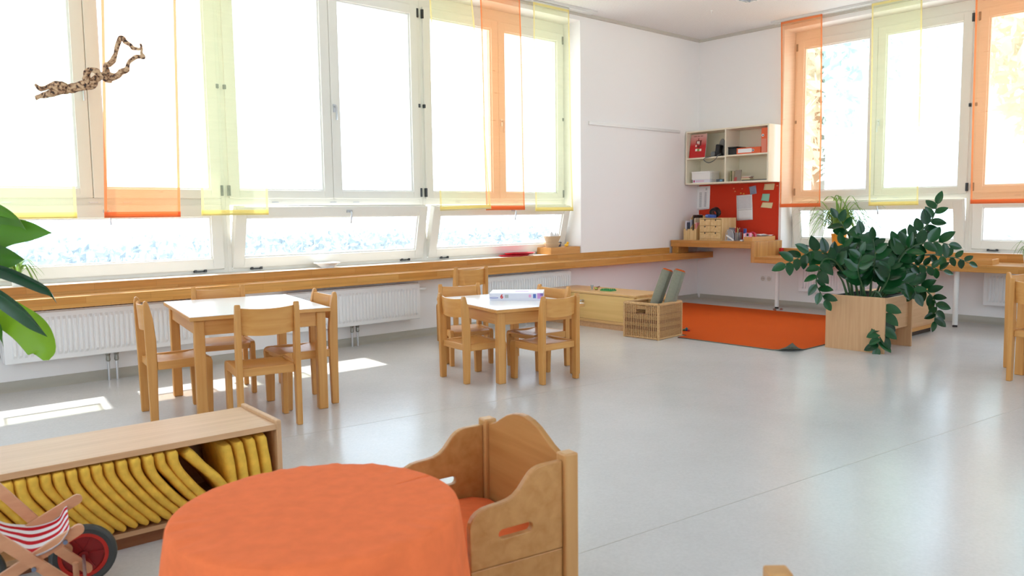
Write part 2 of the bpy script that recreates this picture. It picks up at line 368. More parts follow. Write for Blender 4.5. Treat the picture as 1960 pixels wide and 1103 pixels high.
# ------------------------------------------------------------------ windows
def ring(mb, x0, x1, z0, z1, y0, y1, w, wb=None):
    wb = wb or w
    mb.box(x0, x0+w, y0, y1, z0, z1); mb.box(x1-w, x1, y0, y1, z0, z1)
    mb.box(x0+w, x1-w, y0, y1, z0, z0+wb); mb.box(x0+w, x1-w, y0, y1, z1-w, z1); return mb
def window_unit(name, label, loc, rz, U, tilt, handle_side):
    w0 = thing(name, None, None, loc, rz); w0['kind'] = 'structure'
    fr = MB(); ring(fr, 0, U, .694, WZ1, .0, .075, .034, .03); fr.box(.034, U-.034, 0, .075, 1.243, 1.298)
    fr.box(U/2-.02, U/2+.02, .012, .075, 1.298, WZ1-.04); fr.box(.03, U-.03, 0, .075, 3.13, WZ1-.03)
    obj('frame', fr, M_FRAME, w0, local=True, bevel=.003)
    # two casement sashes above
    for s in (0, 1):
        x0 = .03 if s == 0 else U/2+.0015; x1 = U/2-.0015 if s == 0 else U-.03
        mb = MB(); ring(mb, x0, x1, 1.299, 3.128, -.018, .05, .086, .068)
        sa = obj('sash', mb, M_FRAME, w0, local=True, bevel=.006)
        mb = MB(); ring(mb, x0+.08, x1-.08, 1.36, 3.05, .002, .03, .02)
        obj('glazing_bead', mb, M_WHITE, sa, local=True)
        obj('pane', box(x0+.09, x1-.09, .022, .030, 1.372, 3.04), M_GLASS, sa, local=True)
        xh = .03 if s == 0 else U-.03
        for z in (1.36, 2.19, 3.06):
            h = .085 if z != 2.19 else .035
            obj('hinge', box(xh-.011, xh+.011, -.024, .0, z-h/2, z+h/2), M_DARKMETAL, sa, local=True, bevel=.003)
        if s == handle_side:
            xx = U/2+(.032 if s else -.032)
            hd = MB().box(xx-.013, xx+.013, -.026, -.016, 2.06, 2.13); hd.tube([(xx, -.02, 2.11), (xx, -.055, 2.11), (xx, -.058, 2.10), (xx, -.056, 1.99)], .009, 8)
            obj('handle', hd, M_STEEL, sa, local=True, smooth=True)
    # bottom-hung sash, tilted inwards at the top by the given angle
    R = Matrix.Translation((0, .0, .727)) @ Matrix.Rotation(math.radians(tilt), 4, 'X') @ Matrix.Translation((0, 0, -.727))
    x0, x1 = .034, U-.034
    mb = MB(); ring(mb, x0, x1, .727, 1.242, -.018, .05, .092, .085); sa = obj('lower_sash', mb.xf(R), M_FRAME, w0, local=True, bevel=.006)
    mb = MB(); ring(mb, x0+.085, x1-.085, .805, 1.157, .002, .03, .018); obj('glazing_bead', mb.xf(R), M_WHITE, sa, local=True)
    obj('pane', box(x0+.09, x1-.09, .022, .030, .810, 1.152).xf(R), M_GLASS, sa, local=True)
    hd = MB().box(U/2+.06, U/2+.115, -.028, -.016, 1.19, 1.212); hd.tube([(U/2+.09, -.02, 1.2), (U/2+.09, -.05, 1.2), (U/2+.093, -.055, 1.19), (U/2+.097, -.05, 1.10)], .0085, 8)
    obj('handle', hd.xf(R), M_STEEL, sa, local=True, smooth=True)
    for x in (x0+.2, x1-.2):
        hm = MB().box(x-.045, x+.045, -.022, .0, .708, .716); hm.box(x-.05, x-.03, -.026, .0, .706, .728); hm.box(x+.03, x+.05, -.026, .0, .706, .728)
        obj('hinge', hm, M_DARKMETAL, w0, local=True, bevel=.002)
    if tilt:
        for x in (x0+.012, x1-.012):
            st = MB().bar((x, .02, 1.05), R @ Vector((x, .0, 1.2)), .012, .004); obj('stay_arm', st, M_STEEL, w0, local=True)
    for k in (.22, .5, .62):
        obj('catch', box(U*k-.03, U*k+.03, -.006, .002, 1.262, 1.269), M_STEEL, w0, local=True)
    return w0
UL = 1.9625
for i, (k, tl, hs) in enumerate(((0, 0, 1), (1, 0, 0), (2, 13.0, 1), (3, 14.0, 1))):  # leftmost unit is out of view, added to let in more light
    window_unit('window_%d' % (i+1), None, (WX0+.005+UL*k, YG, 0), 0, UL, tl, hs)
URt = 1.965
for i, (k, tl) in enumerate(((0, 9.0), (1, 0), (2, 0))):
    window_unit('window_%d' % (i+5), None, (XG, RY1-.005-URt*k, 0), -math.pi/2, URt, tl, 1)

for k in range(4):  # unseen windows added behind the viewer to brighten the foreground
    window_unit('window_%d' % (k+8), None, (BX1-.02-UL*k, YB-.25, 0), math.pi, UL, 0, 1)

for k in range(3):  # unseen side windows, added to brighten the right wall
    window_unit('window_%d' % (k+12), None, (XL-.25, SY0+.005+URt*k, 0), math.pi/2, URt, 0, 1)

# curtain tracks under the ceiling
M_TRACK = mat('aluminium_track', (222, 222, 220), 0.35, metal=0.3)
tag(obj('curtain_track', MB().box(-1.4, 6.62, 6.0, 6.1, ZC-.016, ZC).box(-1.4, 6.62, 6.005, 6.012, ZC-.024, ZC-.016).box(-1.4, 6.62, 6.088, 6.095, ZC-.024, ZC-.016), M_TRACK), 'long white curtain track on the ceiling above the askew yellow curtain', 'curtain track')
tag(obj('curtain_track', MB().box(8.54, 8.64, -1.0, 5.05, ZC-.016, ZC).box(8.545, 8.552, -1.0, 5.05, ZC-.024, ZC-.016).box(8.628, 8.635, -1.0, 5.05, ZC-.024, ZC-.016), M_TRACK), 'white curtain track on the ceiling beside the wall with the hanging shelf', 'curtain track')

# ------------------------------------------------------------------ outdoors
M_PAVE = mat('pale_terrace', (214, 208, 198), 0.9, 0.1, var=(1.5, 0.1))
struct('ground', MB().box(-60, 70, YW+T, 80, -.35, -.2).box(XW+T, 70, -60, YW+T, -.35, -.2).box(-60, XW+T, -60, YB-T, -.35, -.2).box(-60, XL-T, YB-T, YW+T, -.35, -.2), M_PAVE)
struct('unseen_sun_blocker', MB().box(XL-.2, 3.62, YW+T, 7.22, ZC+.1, ZC+.28).box(3.62, XW+T, YW+T, 7.85, ZC+.1, ZC+.28), M_WALL)  # out-of-view slabs added to cut the sun down to a floor band
M_HEDGE = leafmat('overexposed_hedge_leaf', (196, 204, 208), (212, 218, 222), 0.45, 0.6)  # washed-out glare of the bright outdoors is put into this leaf colour
def leaf_cloud(n, fn, size, seed):
    rnd = random.Random(seed); mb = MB()
    for _ in range(n):
        c = Vector(fn(rnd)); a = Vector((rnd.gauss(0, 1), rnd.gauss(0, 1), rnd.gauss(0, 1))); a.normalize(); b = a.orthogonal(); b.normalize()
        s = size*rnd.uniform(.6, 1.3)
        mb.add([c-a*s, c+b*s*.5, c+a*s, c-b*s*.5], [(0, 1, 2, 3)])
    return mb
hedge = leaf_cloud(9000, lambda r: (r.uniform(-6, 34), 19.5 + r.uniform(-.45, .45), -.2 + 1.02*r.random()**.7 + .05*math.sin(r.uniform(0, 9))), .16, 3)
tag(obj('hedge', hedge, M_HEDGE), 'long low clipped hedge outside the window band above the radiators', 'hedge', kind='stuff')
M_TREE = leafmat('overexposed_tree_leaf', (226, 236, 232), (238, 244, 242), 0.45, 0.6)  # near-white leaves: overexposure outside is painted into the colour
M_BARK = mat('far_bark', (150, 140, 130), 0.9)
def tree(base, h, r, seed, label):
    t = thing('tree', label, 'tree', base)
    b = Vector(base)
    obj('trunk', MB().tube([b, b+Vector((.1, 0, h*.4)), b+Vector((0, .1, h*.75))], [.2, .15, .06], 8), M_BARK, t, smooth=True)
    def f(rn):
        while True:
            p = Vector((rn.uniform(-1, 1), rn.uniform(-1, 1), rn.uniform(-1, 1)))
            if p.length < 1: return b + Vector((p.x*r, p.y*r, h*.62 + p.z*h*.4))
    c = obj('crown', leaf_cloud(6500, f, .24, seed), M_TREE, t); c['kind'] = 'stuff'
tree((20.0, 10.4, -.2), 9.5, 3.0, 1, 'pale leafy tree outside the window next to the hanging shelf')
tree((21.5, 4.0, -.2), 9.0, 3.0, 2, 'pale rounded tree outside the window behind the potted floor plant')
tree((20.5, -2.6, -.2), 9.5, 3.1, 3, 'pale leafy tree farthest from the hanging shelf, outside the window past the open tray')
bush = leaf_cloud(900, lambda r: (17 + r.uniform(-.6, .6), 5.6 + r.uniform(-2.2, 2.2), -.2 + .95*r.random()), .13, 9)
tag(obj('bush', bush, M_HEDGE), 'low bush outside the window above the wooden desk tray', 'bush', kind='stuff')

# ------------------------------------------------------------------ curtains
M_OR = sheer('orange_voile', (255, 226, 200), (255, 176, 120), 0.30)
M_YE = sheer('yellow_voile', (252, 255, 238), (242, 247, 206), 0.24)
M_ORH = sheer('orange_voile_hem', (255, 190, 140), (236, 140, 90), 0.80)
M_YEH = sheer('yellow_voile_hem', (255, 246, 200), (238, 222, 156), 0.70)
def curtain(label, tl, tr, bl, br, orange, side_n, sag=0.0, seed=0):
    """flat sheer panel: four corners, gentle sway; hems at both sides, weighted bar at the foot"""
    tl, tr, bl, br = map(Vector, (tl, tr, bl, br)); n = Vector(side_n)
    NU, NV = 14, 26
    def P(u, v):
        p = (tl*(1-u)+tr*u)*(1-v) + (bl*(1-u)+br*u)*v
        return p + n*(.012*math.sin(u*6.0+seed+v*2.2)*math.sin(math.pi*min(v*1.05, 1)) + sag*math.sin(math.pi*v))
    base = (bl+br)/2
    c = thing('sheer_curtain', label, 'curtain', base, 0, 'sheer curtain panels hung in front of the windows')
    hw = .018/((tr-tl).length)
    obj('panel', MB().grid([[P(hw+(1-2*hw)*i/NU, .012+(1-.03)*j/NV) for i in range(NU+1)] for j in range(NV+1)]), M_OR if orange else M_YE, c, smooth=True)
    H = M_ORH if orange else M_YEH
    for a, b in ((0, hw), (1-hw, 1)):
        obj('side_hem', MB().grid([[P(a, j/NV), P(b, j/NV)] for j in range(NV+1)]), H, c, smooth=True)
    obj('foot_hem', MB().grid([[P(i/NU, .981) + n*.004 for i in range(NU+1)], [P(i/NU, 1.0) + n*.004 for i in range(NU+1)], [P(i/NU, 1.0) - n*.004 for i in range(NU+1)], [P(i/NU, .981) - n*.004 for i in range(NU+1)]]), H, c, smooth=True)
    obj('foot_bar', MB().tube([P(.005, .9965), P(.5, .9965), P(.995, .9965)], .004, 6), M_STEEL, c)
    obj('top_hem', MB().grid([[P(i/NU, 0) for i in range(NU+1)], [P(i/NU, .012) for i in range(NU+1)]]), H, c)
    up = Vector((0, 0, 1)); d = (tr-tl).normalized()
    obj('top_rail', MB().obox((tl+tr)/2 + up*((ZC-.018-tl.z)/2), d*((tr-tl).length/2), n*.006, up*((ZC-.018-tl.z)/2)), M_TRACK, c)
    return c
ZT = 3.285
def lc(x0, x1, zb, orange, label, y=6.05, top=None, br=None, seed=0):
    t0, t1 = top or (x0, x1)
    b1 = br or (x1, y, zb)
    return curtain(label, (t0, y, ZT), (t1, y, ZT), (x0, y, zb), b1, orange, (0, 1, 0), 0, seed)
lc(.89, 1.41, 1.151, False, 'pale yellow sheer curtain behind the big glossy leaves, beside the hanging branch', seed=1)
lc(1.58, 2.10, 1.151, True, 'orange sheer curtain between two pale yellow ones, next to the hanging branch', top=(1.67, 2.165), seed=2)
lc(2.256, 2.787, 1.16, False, 'pale yellow sheer curtain above the table with four tall chairs', top=(2.29, 2.80), seed=3)
p = ony(940, 400, 5.74)
lc(4.487, 5.11, 1.178, False, 'pale yellow sheer curtain hanging askew and overlapping an orange one', top=(4.40, 4.90), br=(p.x, p.y, p.z), seed=4)
lc(5.03, 5.545, 1.181, True, 'orange sheer curtain partly behind the askew yellow one', y=6.03, top=(4.99, 5.51), seed=5)
lc(5.715, 6.277, 1.165, False, 'pale yellow sheer curtain at the wall end, above the basket of napkins', top=(5.71, 6.23), seed=6)
def rc(y0, y1, zb, orange, label, seed):
    return curtain(label, (8.59, y0, ZT+.015), (8.59, y1, ZT+.015), (8.59, y0-.03, zb), (8.59, y1-.03, zb), orange, (1, 0, 0), 0, seed)
rc(4.95, 4.45, 1.178, True, 'orange sheer curtain right next to the hanging shelf and red pinboard', 7)
rc(3.905, 3.395, 1.18, False, 'pale yellow sheer curtain above the spider plant', 8)
rc(2.905, 2.40, 1.185, True, 'orange sheer curtain above the wooden tray on the desk', 9)

# ================================================================== BUILT-IN BENCH AND DESK
YBF, XDF = 5.928, 8.133
b0 = thing('window_bench', 'long strip-wood bench shelf fixed below the window band, above the radiators', 'bench', (3.0, 6.05, .55))
obj('bench_board', box(-3.1, XW-.004, YBF, YW-.022, .552, .628), M_STAVE_X, b0, bevel=.004)
obj('back_board', box(-3.1, XW-.62, YW-.020, YW-.001, .552, .696), M_STAVE_X, b0, bevel=.003)
for x in (-1.6, 0.3): obj('bracket', MB().prism([(x, YW-.022, .551), (x, YBF+.06, .551), (x, YW-.022, .38)], (.02, 0, 0)), M_STAVE_X, b0)
d0 = thing('window_desk', 'strip-wood wall desk with a raised end, below the red pinboard', 'desk', (8.4, 4.0, 0))
obj('raised_top', box(XDF, XW-.003, 5.014, YW-.024, .708, .788), M_STAVE_Y, d0, bevel=.004)
obj('drop_board', box(XDF, XW-.003, 4.965, 5.0135, .546, .788), M_STAVE_Z, d0, bevel=.003)
obj('desk_top', box(XDF, XW-.022, -1.2, 4.9645, .546, .614), M_STAVE_Y, d0, bevel=.004)
obj('back_board', box(XW-.020, XW-.001, -1.2, 4.964, .546, .696), M_STAVE_Y, d0, bevel=.003)
obj('support_block', box(8.15, 8.36, 6.04, 6.135, .6285, .7075), M_STAVE_X, d0, bevel=.003)
for (x, y) in ((8.46, 4.86), (8.27, 2.86), (8.27, .6)):
    lg = obj('leg', MB().tube([(x, y, .02), (x, y, .5455)], .024, 16), M_WHITE, d0, smooth=True)
    obj('foot_cap', MB().lathe([(.0, 0), (.022, 0), (.022, .012), (.012, .02), (0, .021)], 16, (x, y, 0)), M_BLACK, lg, smooth=True)
obj('cross_rail', box(8.30, 8.34, 3.2, 3.9, .511, .5455), M_STEEL, d0)

# ------------------------------------------------------------------ radiators
def radiator(label, a0, a1, z0, z1, wall, pipe=None, valve=None):
    """panel radiator; built along +x, depth towards -y (room), then turned for the right wall"""
    L = a1-a0
    loc, rz = ((a0, YW-.035, 0), 0) if wall == 'left' else ((XW-.035, a1, 0), -math.pi/2)
    t = thing('radiator', label, 'radiator', loc, rz, 'white panel radiators')
    D = .075
    body = MB().box(0, L, -D, 0, z0, z1)
    obj('body', body, M_RAD, t, local=True, bevel=.006)
    # pressed front sheet with upright flutes
    pitch = .0333; n = int((L-.05)/pitch); x0 = (L-n*pitch)/2
    rows = [[], [], [], []]
    for k in range(n):
        for fx, dy in ((.0, 0), (.28, 0), (.42, .012), (.86, .012), (1.0, 0)):
            x = x0 + (k+fx)*pitch
            rows[0].append((x, -D-.001, z0+.035)); rows[1].append((x, -D-.001-dy, z0+.055)); rows[2].append((x, -D-.001-dy, z1-.055)); rows[3].append((x, -D-.001, z1-.035))
    obj('fluted_front', MB().grid(rows), M_RAD, t, local=True)
    g = MB().box(.01, L-.01, -D+.008, -.008, z1, z1+.006)
    for k in range(int(L/.03)): g.box(.02+k*.03, .03+k*.03, -D+.012, -.012, z1+.006, z1+.008)
    obj('top_grille', g, M_RAD, t, local=True)
    if pipe is not None:
        for dx in (0, .055):
            x = pipe-a0+dx if wall == 'left' else a1-pipe+dx
            p = obj('pipe', MB().tube([(x, -.045, 0), (x, -.045, z0-.05), (x, -.045, z0)], .009, 10), M_STEEL, t, local=True, smooth=True)
            obj('valve', MB().tube([(x, -.045, z0-.06), (x, -.045, z0-.05), (x, -.045, z0-.02), (x, -.045, z0-.004)], [.011, .016, .013, .018], 8), mat('nickel_valve', (150, 148, 140), .35, metal=.8), p, local=True)
    if valve is not None:
        obj('thermostat', MB().tube([(valve, -.05, z1-.05), (valve-.05, -.05, z1-.05), (valve-.09, -.05, z1-.05)], [.016, .02, .019], 12), M_GREYPLASTIC if valve < 0 else M_WHITE, t, local=True, smooth=True)
    return t
radiator('white radiator nearest the big glossy leaves, with two pipes below', .93, 2.27, .195, .525, 'left', 1.56)
radiator('white radiator behind the table with four tall chairs', 2.92, 4.24, .185, .51, 'left', 3.53, 1.40)
radiator('white radiator behind the low wooden cabinet and table with the game box', 4.93, 6.25, .19, .51, 'left', 5.6, -.01)
radiator('white radiator behind the potted floor plant', 3.35, 4.69, .20, .52, 'right')
radiator('white radiator beside the chairs at the table edge, under the desk', 1.40, 2.74, .19, .52, 'right')

# ------------------------------------------------------------------ wall fittings
tag(obj('picture_rail', MB().box(6.655, 8.33, YW-.014, YW, 2.125, 2.158).box(6.655, 8.33, YW-.018, YW-.014, 2.125, 2.131).box(6.652, 6.656, YW-.018, YW, 2.123, 2.16), mat('anodised_rail', (226, 224, 222), .4, metal=.2)), 'thin pale aluminium picture rail screwed to the bare wall', 'rail')
for k, (y, lab) in enumerate(((5.207, 'round white wall socket farther from the desk leg'), (5.125, 'round white wall socket beside the desk leg'))):
    t = thing('wall_socket', lab, 'socket', (XW-.005, y, .31))
    R = Matrix.Translation((XW-.0005, y, .315)) @ Matrix.Rotation(-math.pi/2, 4, 'Y')
    obj('cover', MB().box(-.036, .036, -.036, .036, 0, .008).xf(R), M_WHITE, t, bevel=.004)
    obj('insert', MB().lathe([(.028, .0085), (.028, .012), (.024, .012), (.021, .0088), (0, .0088)], 24).xf(R), mat('socket_insert', (214, 208, 200), .4), t, smooth=True)
    obj('contact', MB().lathe([(.0035, .0088), (.0035, .0094), (0, .0094)], 10, (0, .0095, 0)).lathe([(.0035, .0088), (.0035, .0094), (0, .0094)], 10, (0, -.0095, 0)).xf(R), M_BLACK, t)
# ceiling louvre lamp, only its edge shows
lc_ = onz(1428, 5.5, ZC-.07)
t = thing('ceiling_lamp', 'ceiling lamp with a silver louvre grid', 'lamp', (lc_.x-.15, lc_.y-.62, ZC-.08), math.radians(90))
mir = mat('louvre_mirror', (214, 222, 232), .15, metal=.9)
obj('housing', MB().box(-.62, .62, .14, .15, .006, .0795).box(-.62, .62, -.15, -.14, .006, .0795).box(-.62, -.61, -.14, .14, .006, .0795).box(.61, .62, -.14, .14, .006, .0795).box(-.61, .61, -.14, .14, .07, .0795), M_WHITE, t, local=True)
for k in range(16):
    x = -.57 + k*.076; obj('louvre', MB().prism([(x-.004, -.139, .002), (x+.004, -.139, .002), (x+.014, -.139, .05), (x-.014, -.139, .05)], (0, .278, 0)), mir, t, local=True)
obj('reflector', MB().box(-.6, .6, -.006, .006, .001, .05), mir, t, local=True)
for y in (-.07, .07): obj('tube', MB().tube([(-.59, y, .055), (.59, y, .055)], .008, 10), M_WHITE, t, local=True, smooth=True)
t = thing('ceiling_hook', 'small white hook screwed into the ceiling', 'hook', (7.56, 5.19, ZC-.035))
obj('plate', MB().lathe([(.012, .029), (.014, .035), (0, .035)], 16, (7.56, 5.19, ZC-.035)), M_WHITE, t)
obj('hook', MB().tube([(7.56, 5.19, ZC-.006), (7.56, 5.19, ZC-.018), (7.568, 5.185, ZC-.028), (7.56, 5.18, ZC-.034), (7.55, 5.18, ZC-.026)], .003, 8), M_WHITE, t, smooth=True)

# ================================================================== TABLES AND CHAIRS
def kids_table(label, fl_, ang, W, D, H, leg=.055):
    t = thing('kids_table', label, 'table', (fl_[0], fl_[1], 0), ang)
    top = obj('tabletop', box(0, W, 0, D, H-.024, H-.002), M_BEECH_X, t, local=True, bevel=.004)
    obj('white_laminate', box(.003, W-.003, .003, D-.003, H-.002, H), M_LAM, top, local=True)
    i = .025
    for (x, y) in ((i, i), (W-i-leg, i), (i, D-i-leg), (W-i-leg, D-i-leg)):
        obj('leg', box(x, x+leg, y, y+leg, 0, H-.0245), M_BEECH_Z, t, local=True, bevel=.006)
    a = .085; e = i+.012; ln = i+leg
    obj('apron', box(ln, W-ln, e, e+.022, H-.0245-a, H-.0245), M_BEECH_X, t, local=True, bevel=.002)
    obj('apron', box(ln, W-ln, D-e-.022, D-e, H-.0245-a, H-.0245), M_BEECH_X, t, local=True, bevel=.002)
    obj('apron', box(e, e+.022, ln, D-ln, H-.0245-a, H-.0245), M_BEECH_Y, t, local=True, bevel=.002)
    obj('apron', box(W-e-.022, W-e, ln, D-ln, H-.0245-a, H-.0245), M_BEECH_Y, t, local=True, bevel=.002)
    return t
kids_table('white-topped wooden table with an empty top, ringed by four tall chairs', (1.526, 4.34), math.radians(-10.4), .785, .965, .61)
kids_table('white-topped wooden table carrying the game box', (3.403, 3.985), math.radians(-11.9), .71, .965, .51)

def chair_proto(HT, SH):
    """stackable nursery chair, faces +y, origin between the feet of the back posts"""
    W, D = .155, .325            # half width to post centre, depth to front edge
    t = thing('kids_chair', 'x', 'chair')
    k = HT/.689; pt = .030
    prof = [(-.020, 0), (.022, 0), (.030, SH), (.030, SH+.12*k), (.018, HT-.10*k), (.004, HT-.035), (-.004, HT-.008), (-.014, HT), (-.024, HT-.004), (-.030, HT-.03), (-.028, HT-.16*k), (-.024, SH)]
    for s in (-1, 1):
        obj('back_post', MB().prism([(s*W-pt/2, y, z) for y, z in prof], (pt, 0, 0)), M_BEECH_Z, t, local=True, bevel=.005)
        fp = [(D-.052, 0), (D-.006, 0), (D+.002, SH-.03), (D-.004, SH-.012), (D-.016, SH-.003), (D-.03, SH), (D-.062, SH), (D-.062, SH-.05)]
        obj('leg', MB().prism([(s*W-pt/2, y, z) for y, z in fp], (pt, 0, 0)), M_BEECH_Z, t, local=True, bevel=.005)
        obj('side_rail', MB().prism([(s*W-pt/2+.002, y, z) for y, z in ((.0305, SH-.05), (D-.0625, SH-.05), (D-.0625, SH), (.0305, SH-.004))], (pt-.004, 0, 0)), M_BEECH_Y, t, local=True, bevel=.003)
    xi = W-pt/2-.0005
    obj('rear_rail', box(-xi, xi, -.004, .022, SH-.048, SH-.004), M_BEECH_X, t, local=True, bevel=.004)
    obj('front_rail', box(-xi, xi, D-.045, D-.02, SH-.05, SH-.014), M_BEECH_X, t, local=True, bevel=.004)
    rows = []
    for j in range(9):
        y = .0225 + (D-.0225+.002)*j/8; dz = -.010*math.sin(math.pi*min(1, j/7.0)) - (.008*((j-7)**2) if j > 7 else 0)
        rows.append([(-xi + 2*xi*i/8, y, SH-.002+dz-.003*math.sin(math.pi*i/8)) for i in range(9)])
    top = MB().grid(rows); n = len(top.v); top.add([(v.x, v.y, v.z-.012) for v in top.v], [])
    m_, n_ = 9, 9
    top.f += [tuple(reversed(tuple(q+n for q in f))) for f in top.f]
    loop = [i for i in range(9)] + [i*9+8 for i in range(1, 9)] + [72+i for i in range(7, -1, -1)] + [i*9 for i in range(7, 0, -1)]
    top.f += [(loop[i], loop[(i+1) % len(loop)], loop[(i+1) % len(loop)]+n, loop[i]+n) for i in range(len(loop))]
    obj('seat', top, M_PLY, t, local=True, smooth=True)
    # curved plywood backrest between the posts
    zb, zt = HT-.165*k, HT-.022*k; out = []; inn = []
    for j, z in enumerate((zb, zb+.012, (zb+zt)/2, zt-.008, zt)):
        lean = -.012 + .010*(1-(z-zb)/(zt-zb)); r0 = []; r1 = []
        for i in range(13):
            u = -1+2*i/12; bow = -.024*(1-u*u); zz = z - (.008*(1-u*u) if z >= zt-.009 else 0) - (.010*(1-u*u) if z <= zb+.013 else 0)
            r0.append((u*xi, lean+bow-.001, zz)); r1.append((u*xi, lean+bow+.011, zz))
        out.append(r0); inn.append(r1)
    bk = MB().grid(out + inn[::-1] + [out[0]])
    obj('backrest', bk, M_PLY, t, local=True, smooth=True)
    return t
CH = {}
def chair(label, mid, ang, tall=True, group=None, dy=0.0):
    """mid: top middle of the backrest posts; ang: direction of the seat (degrees, 90 = towards the window wall)"""
    key = 'tall' if tall else 'low'
    if key not in CH: CH[key] = chair_proto(.689 if tall else .60, .345 if tall else .272); c = CH[key]
    else: c = copy_tree(CH[key])
    a = math.radians(ang-90); c.location = (mid[0], mid[1], 0); c.rotation_euler = (0, 0, a)
    c['label'] = label; c['group'] = group or 'nursery chairs with curved backrests'
    return c
G1, G2 = 'tall chairs around the empty white table', 'low chairs around the table with the game box'
chair('tall wooden chair pushed into the empty table, its back towards the yellow cushion shelf', (1.83, 4.045), 79, True, G1)
chair('tall wooden chair at the empty table, side-on, seat turned away from the big leaves', (1.43, 4.79), -8, True, G1)
chair('tall wooden chair at the empty table, backrest towards the table with the game box', (2.39, 4.475), 174, True, G1)
chair('tall wooden chair at the empty table, between tabletop and radiator', (2.06, 5.29), -104, True, G1)
chair('low wooden chair at the game box table, backrest towards the empty table', (3.305, 4.33), -6, False, G2)
chair('low wooden chair tucked under the game box table, backrest towards the open floor', (3.79, 3.79), 88, False, G2)
chair('low wooden chair at the game box table, on the side of the window bench', (3.86, 4.97), -112, False, G2)
chair('low wooden chair at the game box table, backrest towards the low cabinet', (4.235, 4.305), 180, False, G2)
chair('tall wooden chair standing alone, facing the window bench', (4.37, 5.47), 83, True)
# table at the right edge of the view with two chairs
kids_table('white-topped wooden table beyond the potted plant, mostly behind its chair', (6.03, .98), math.radians(-8), .80, .80, .61)
G3 = 'tall chairs at the table beyond the potted plant'
chair('tall wooden chair with its back to the empty floor, near the potted plant', (5.905, 1.545), -5, True, G3)
chair('tall wooden chair at the far side of the table, nearest the potted plant', (6.55, 1.83), -100, True, G3)

# game box on the second table
zt2 = .5102
P0 = onz(936.5, 576, zt2); P1 = onz(1040, 575.5, zt2); u = (P1-P0); u.z = 0; LW = u.length; u.normalize(); v = Vector((-u.y, u.x, 0))
ang = math.atan2(u.y, u.x)
t = thing('game_box', 'flat white board game box lying on the white table', 'box', (P0.x, P0.y, zt2), ang)
mwb = mat('box_white_card', (226, 226, 236), .4)
obj('box_base', box(.003, LW-.003, .003, .277, 0, .012), mwb, t, local=True)
lid = obj('lid', box(0, LW, 0, .28, .012, .055), mwb, t, local=True, bevel=.0015)
def mark(name, x0, x1, z0, z1, col): obj(name, box(x0, x1, -.0012, 0, z0, z1), mat('print_'+name+str(col[0]), col, .5), lid, local=True)
k = LW/103.5
ov = MB().prism([(k*(9+8.5*math.cos(a)), -.0012, .022+.006*math.sin(a)) for a in [i*math.pi/10 for i in range(20)]], (0, .0012, 0)); obj('blue_oval', ov, mat('print_blue', (92, 108, 190), .5), lid, local=True)
ov = MB().prism([(k*(9+7.4*math.cos(a)), -.0016, .0225+.0035*math.sin(a)) for a in [i*math.pi/10 for i in range(20)]], (0, .0012, 0)); obj('oval_panel', ov, mat('print_pale', (206, 206, 226), .5), lid, local=True)
def text_mesh(body, size, m, parent, mtx, name, bold=0.0):
    c = bpy.data.curves.new(name, 'FONT'); c.body = body; c.size = size; c.align_x = 'CENTER'; c.offset = bold
    tmp = bpy.data.objects.new(name, c); COL.objects.link(tmp)
    dg = bpy.context.evaluated_depsgraph_get(); me = bpy.data.meshes.new_from_object(tmp.evaluated_get(dg))
    bpy.data.objects.remove(tmp, do_unlink=True)
    me.transform(mtx); me.materials.clear(); me.materials.append(m)
    o = bpy.data.objects.new(name, me); COL.objects.link(o); o.parent = parent; return o
text_mesh('6', .040, mat('print_red', (206, 52, 54), .5), lid, Matrix.Translation((k*24, -.0013, .018)) @ Matrix.Rotation(math.pi/2, 4, 'X'), 'red_numeral', .002)
mark('barcode', k*30, k*37, .02, .044, (178, 182, 182)); mark('blue_square', k*84, k*89.5, .018, .048, (84, 116, 186)); mark('pink_patch', k*92, k*103, .014, .054, (206, 150, 210)); mark('purple_patch', k*97, k*103, .034, .054, (150, 140, 214))
ov = MB().prism([(k*(78+2.6*math.cos(a)), -.0012, .034+.012*math.sin(a)) for a in [i*math.pi/8 for i in range(16)]], (0, .0012, 0)); obj('pink_emblem', ov, mat('print_pink', (232, 168, 206), .5), lid, local=True)
obj('lid_print', box(k*48, k*74, .1, .18, .055, .0556), mat('print_lilac', (216, 200, 232), .5), lid, local=True)

# ================================================================== LOW CABINETS, CARPET, BASKET, PLANTER
cab = thing('low_cabinet', 'low maple cabinet behind the wicker basket, with bricks lying on top', 'cabinet', (6.0, 5.4, 0))
MAP_ = wood('maple_front', (216, 176, 108), (228, 190, 124), 1, .3, 6); MAP_T = wood('maple_top', (206, 160, 100), (222, 178, 120), 1, .3, 7)
cx0, cx1, cy0, cy1, ch = 5.845, 6.30, 4.815, 6.03, .356
obj('body', box(cx0+.012, cx1, cy0+.002, cy1-.002, .055, ch-.022), MAP_, cab)
obj('top', box(cx0-.004, cx1, cy0, cy1, ch-.022, ch), MAP_T, cab, bevel=.004)
dr = obj('door', box(cx0, cx0+.0115, cy0+.02, cy1-.02, .085, ch-.025), MAP_, cab, bevel=.001)
obj('knob', MB().tube([(cx0, 5.50, .262), (cx0-.035, 5.50, .262)], .011, 14), M_STEEL, dr, smooth=True)
obj('lower_rail', box(cx0-.002, cx0+.0115, cy0, cy1, .055, .083), MAP_T, cab, bevel=.002)
obj('plinth', box(cx0+.01, cx1-.01, cy0+.01, cy1-.01, 0, .055), M_VENEER, cab)
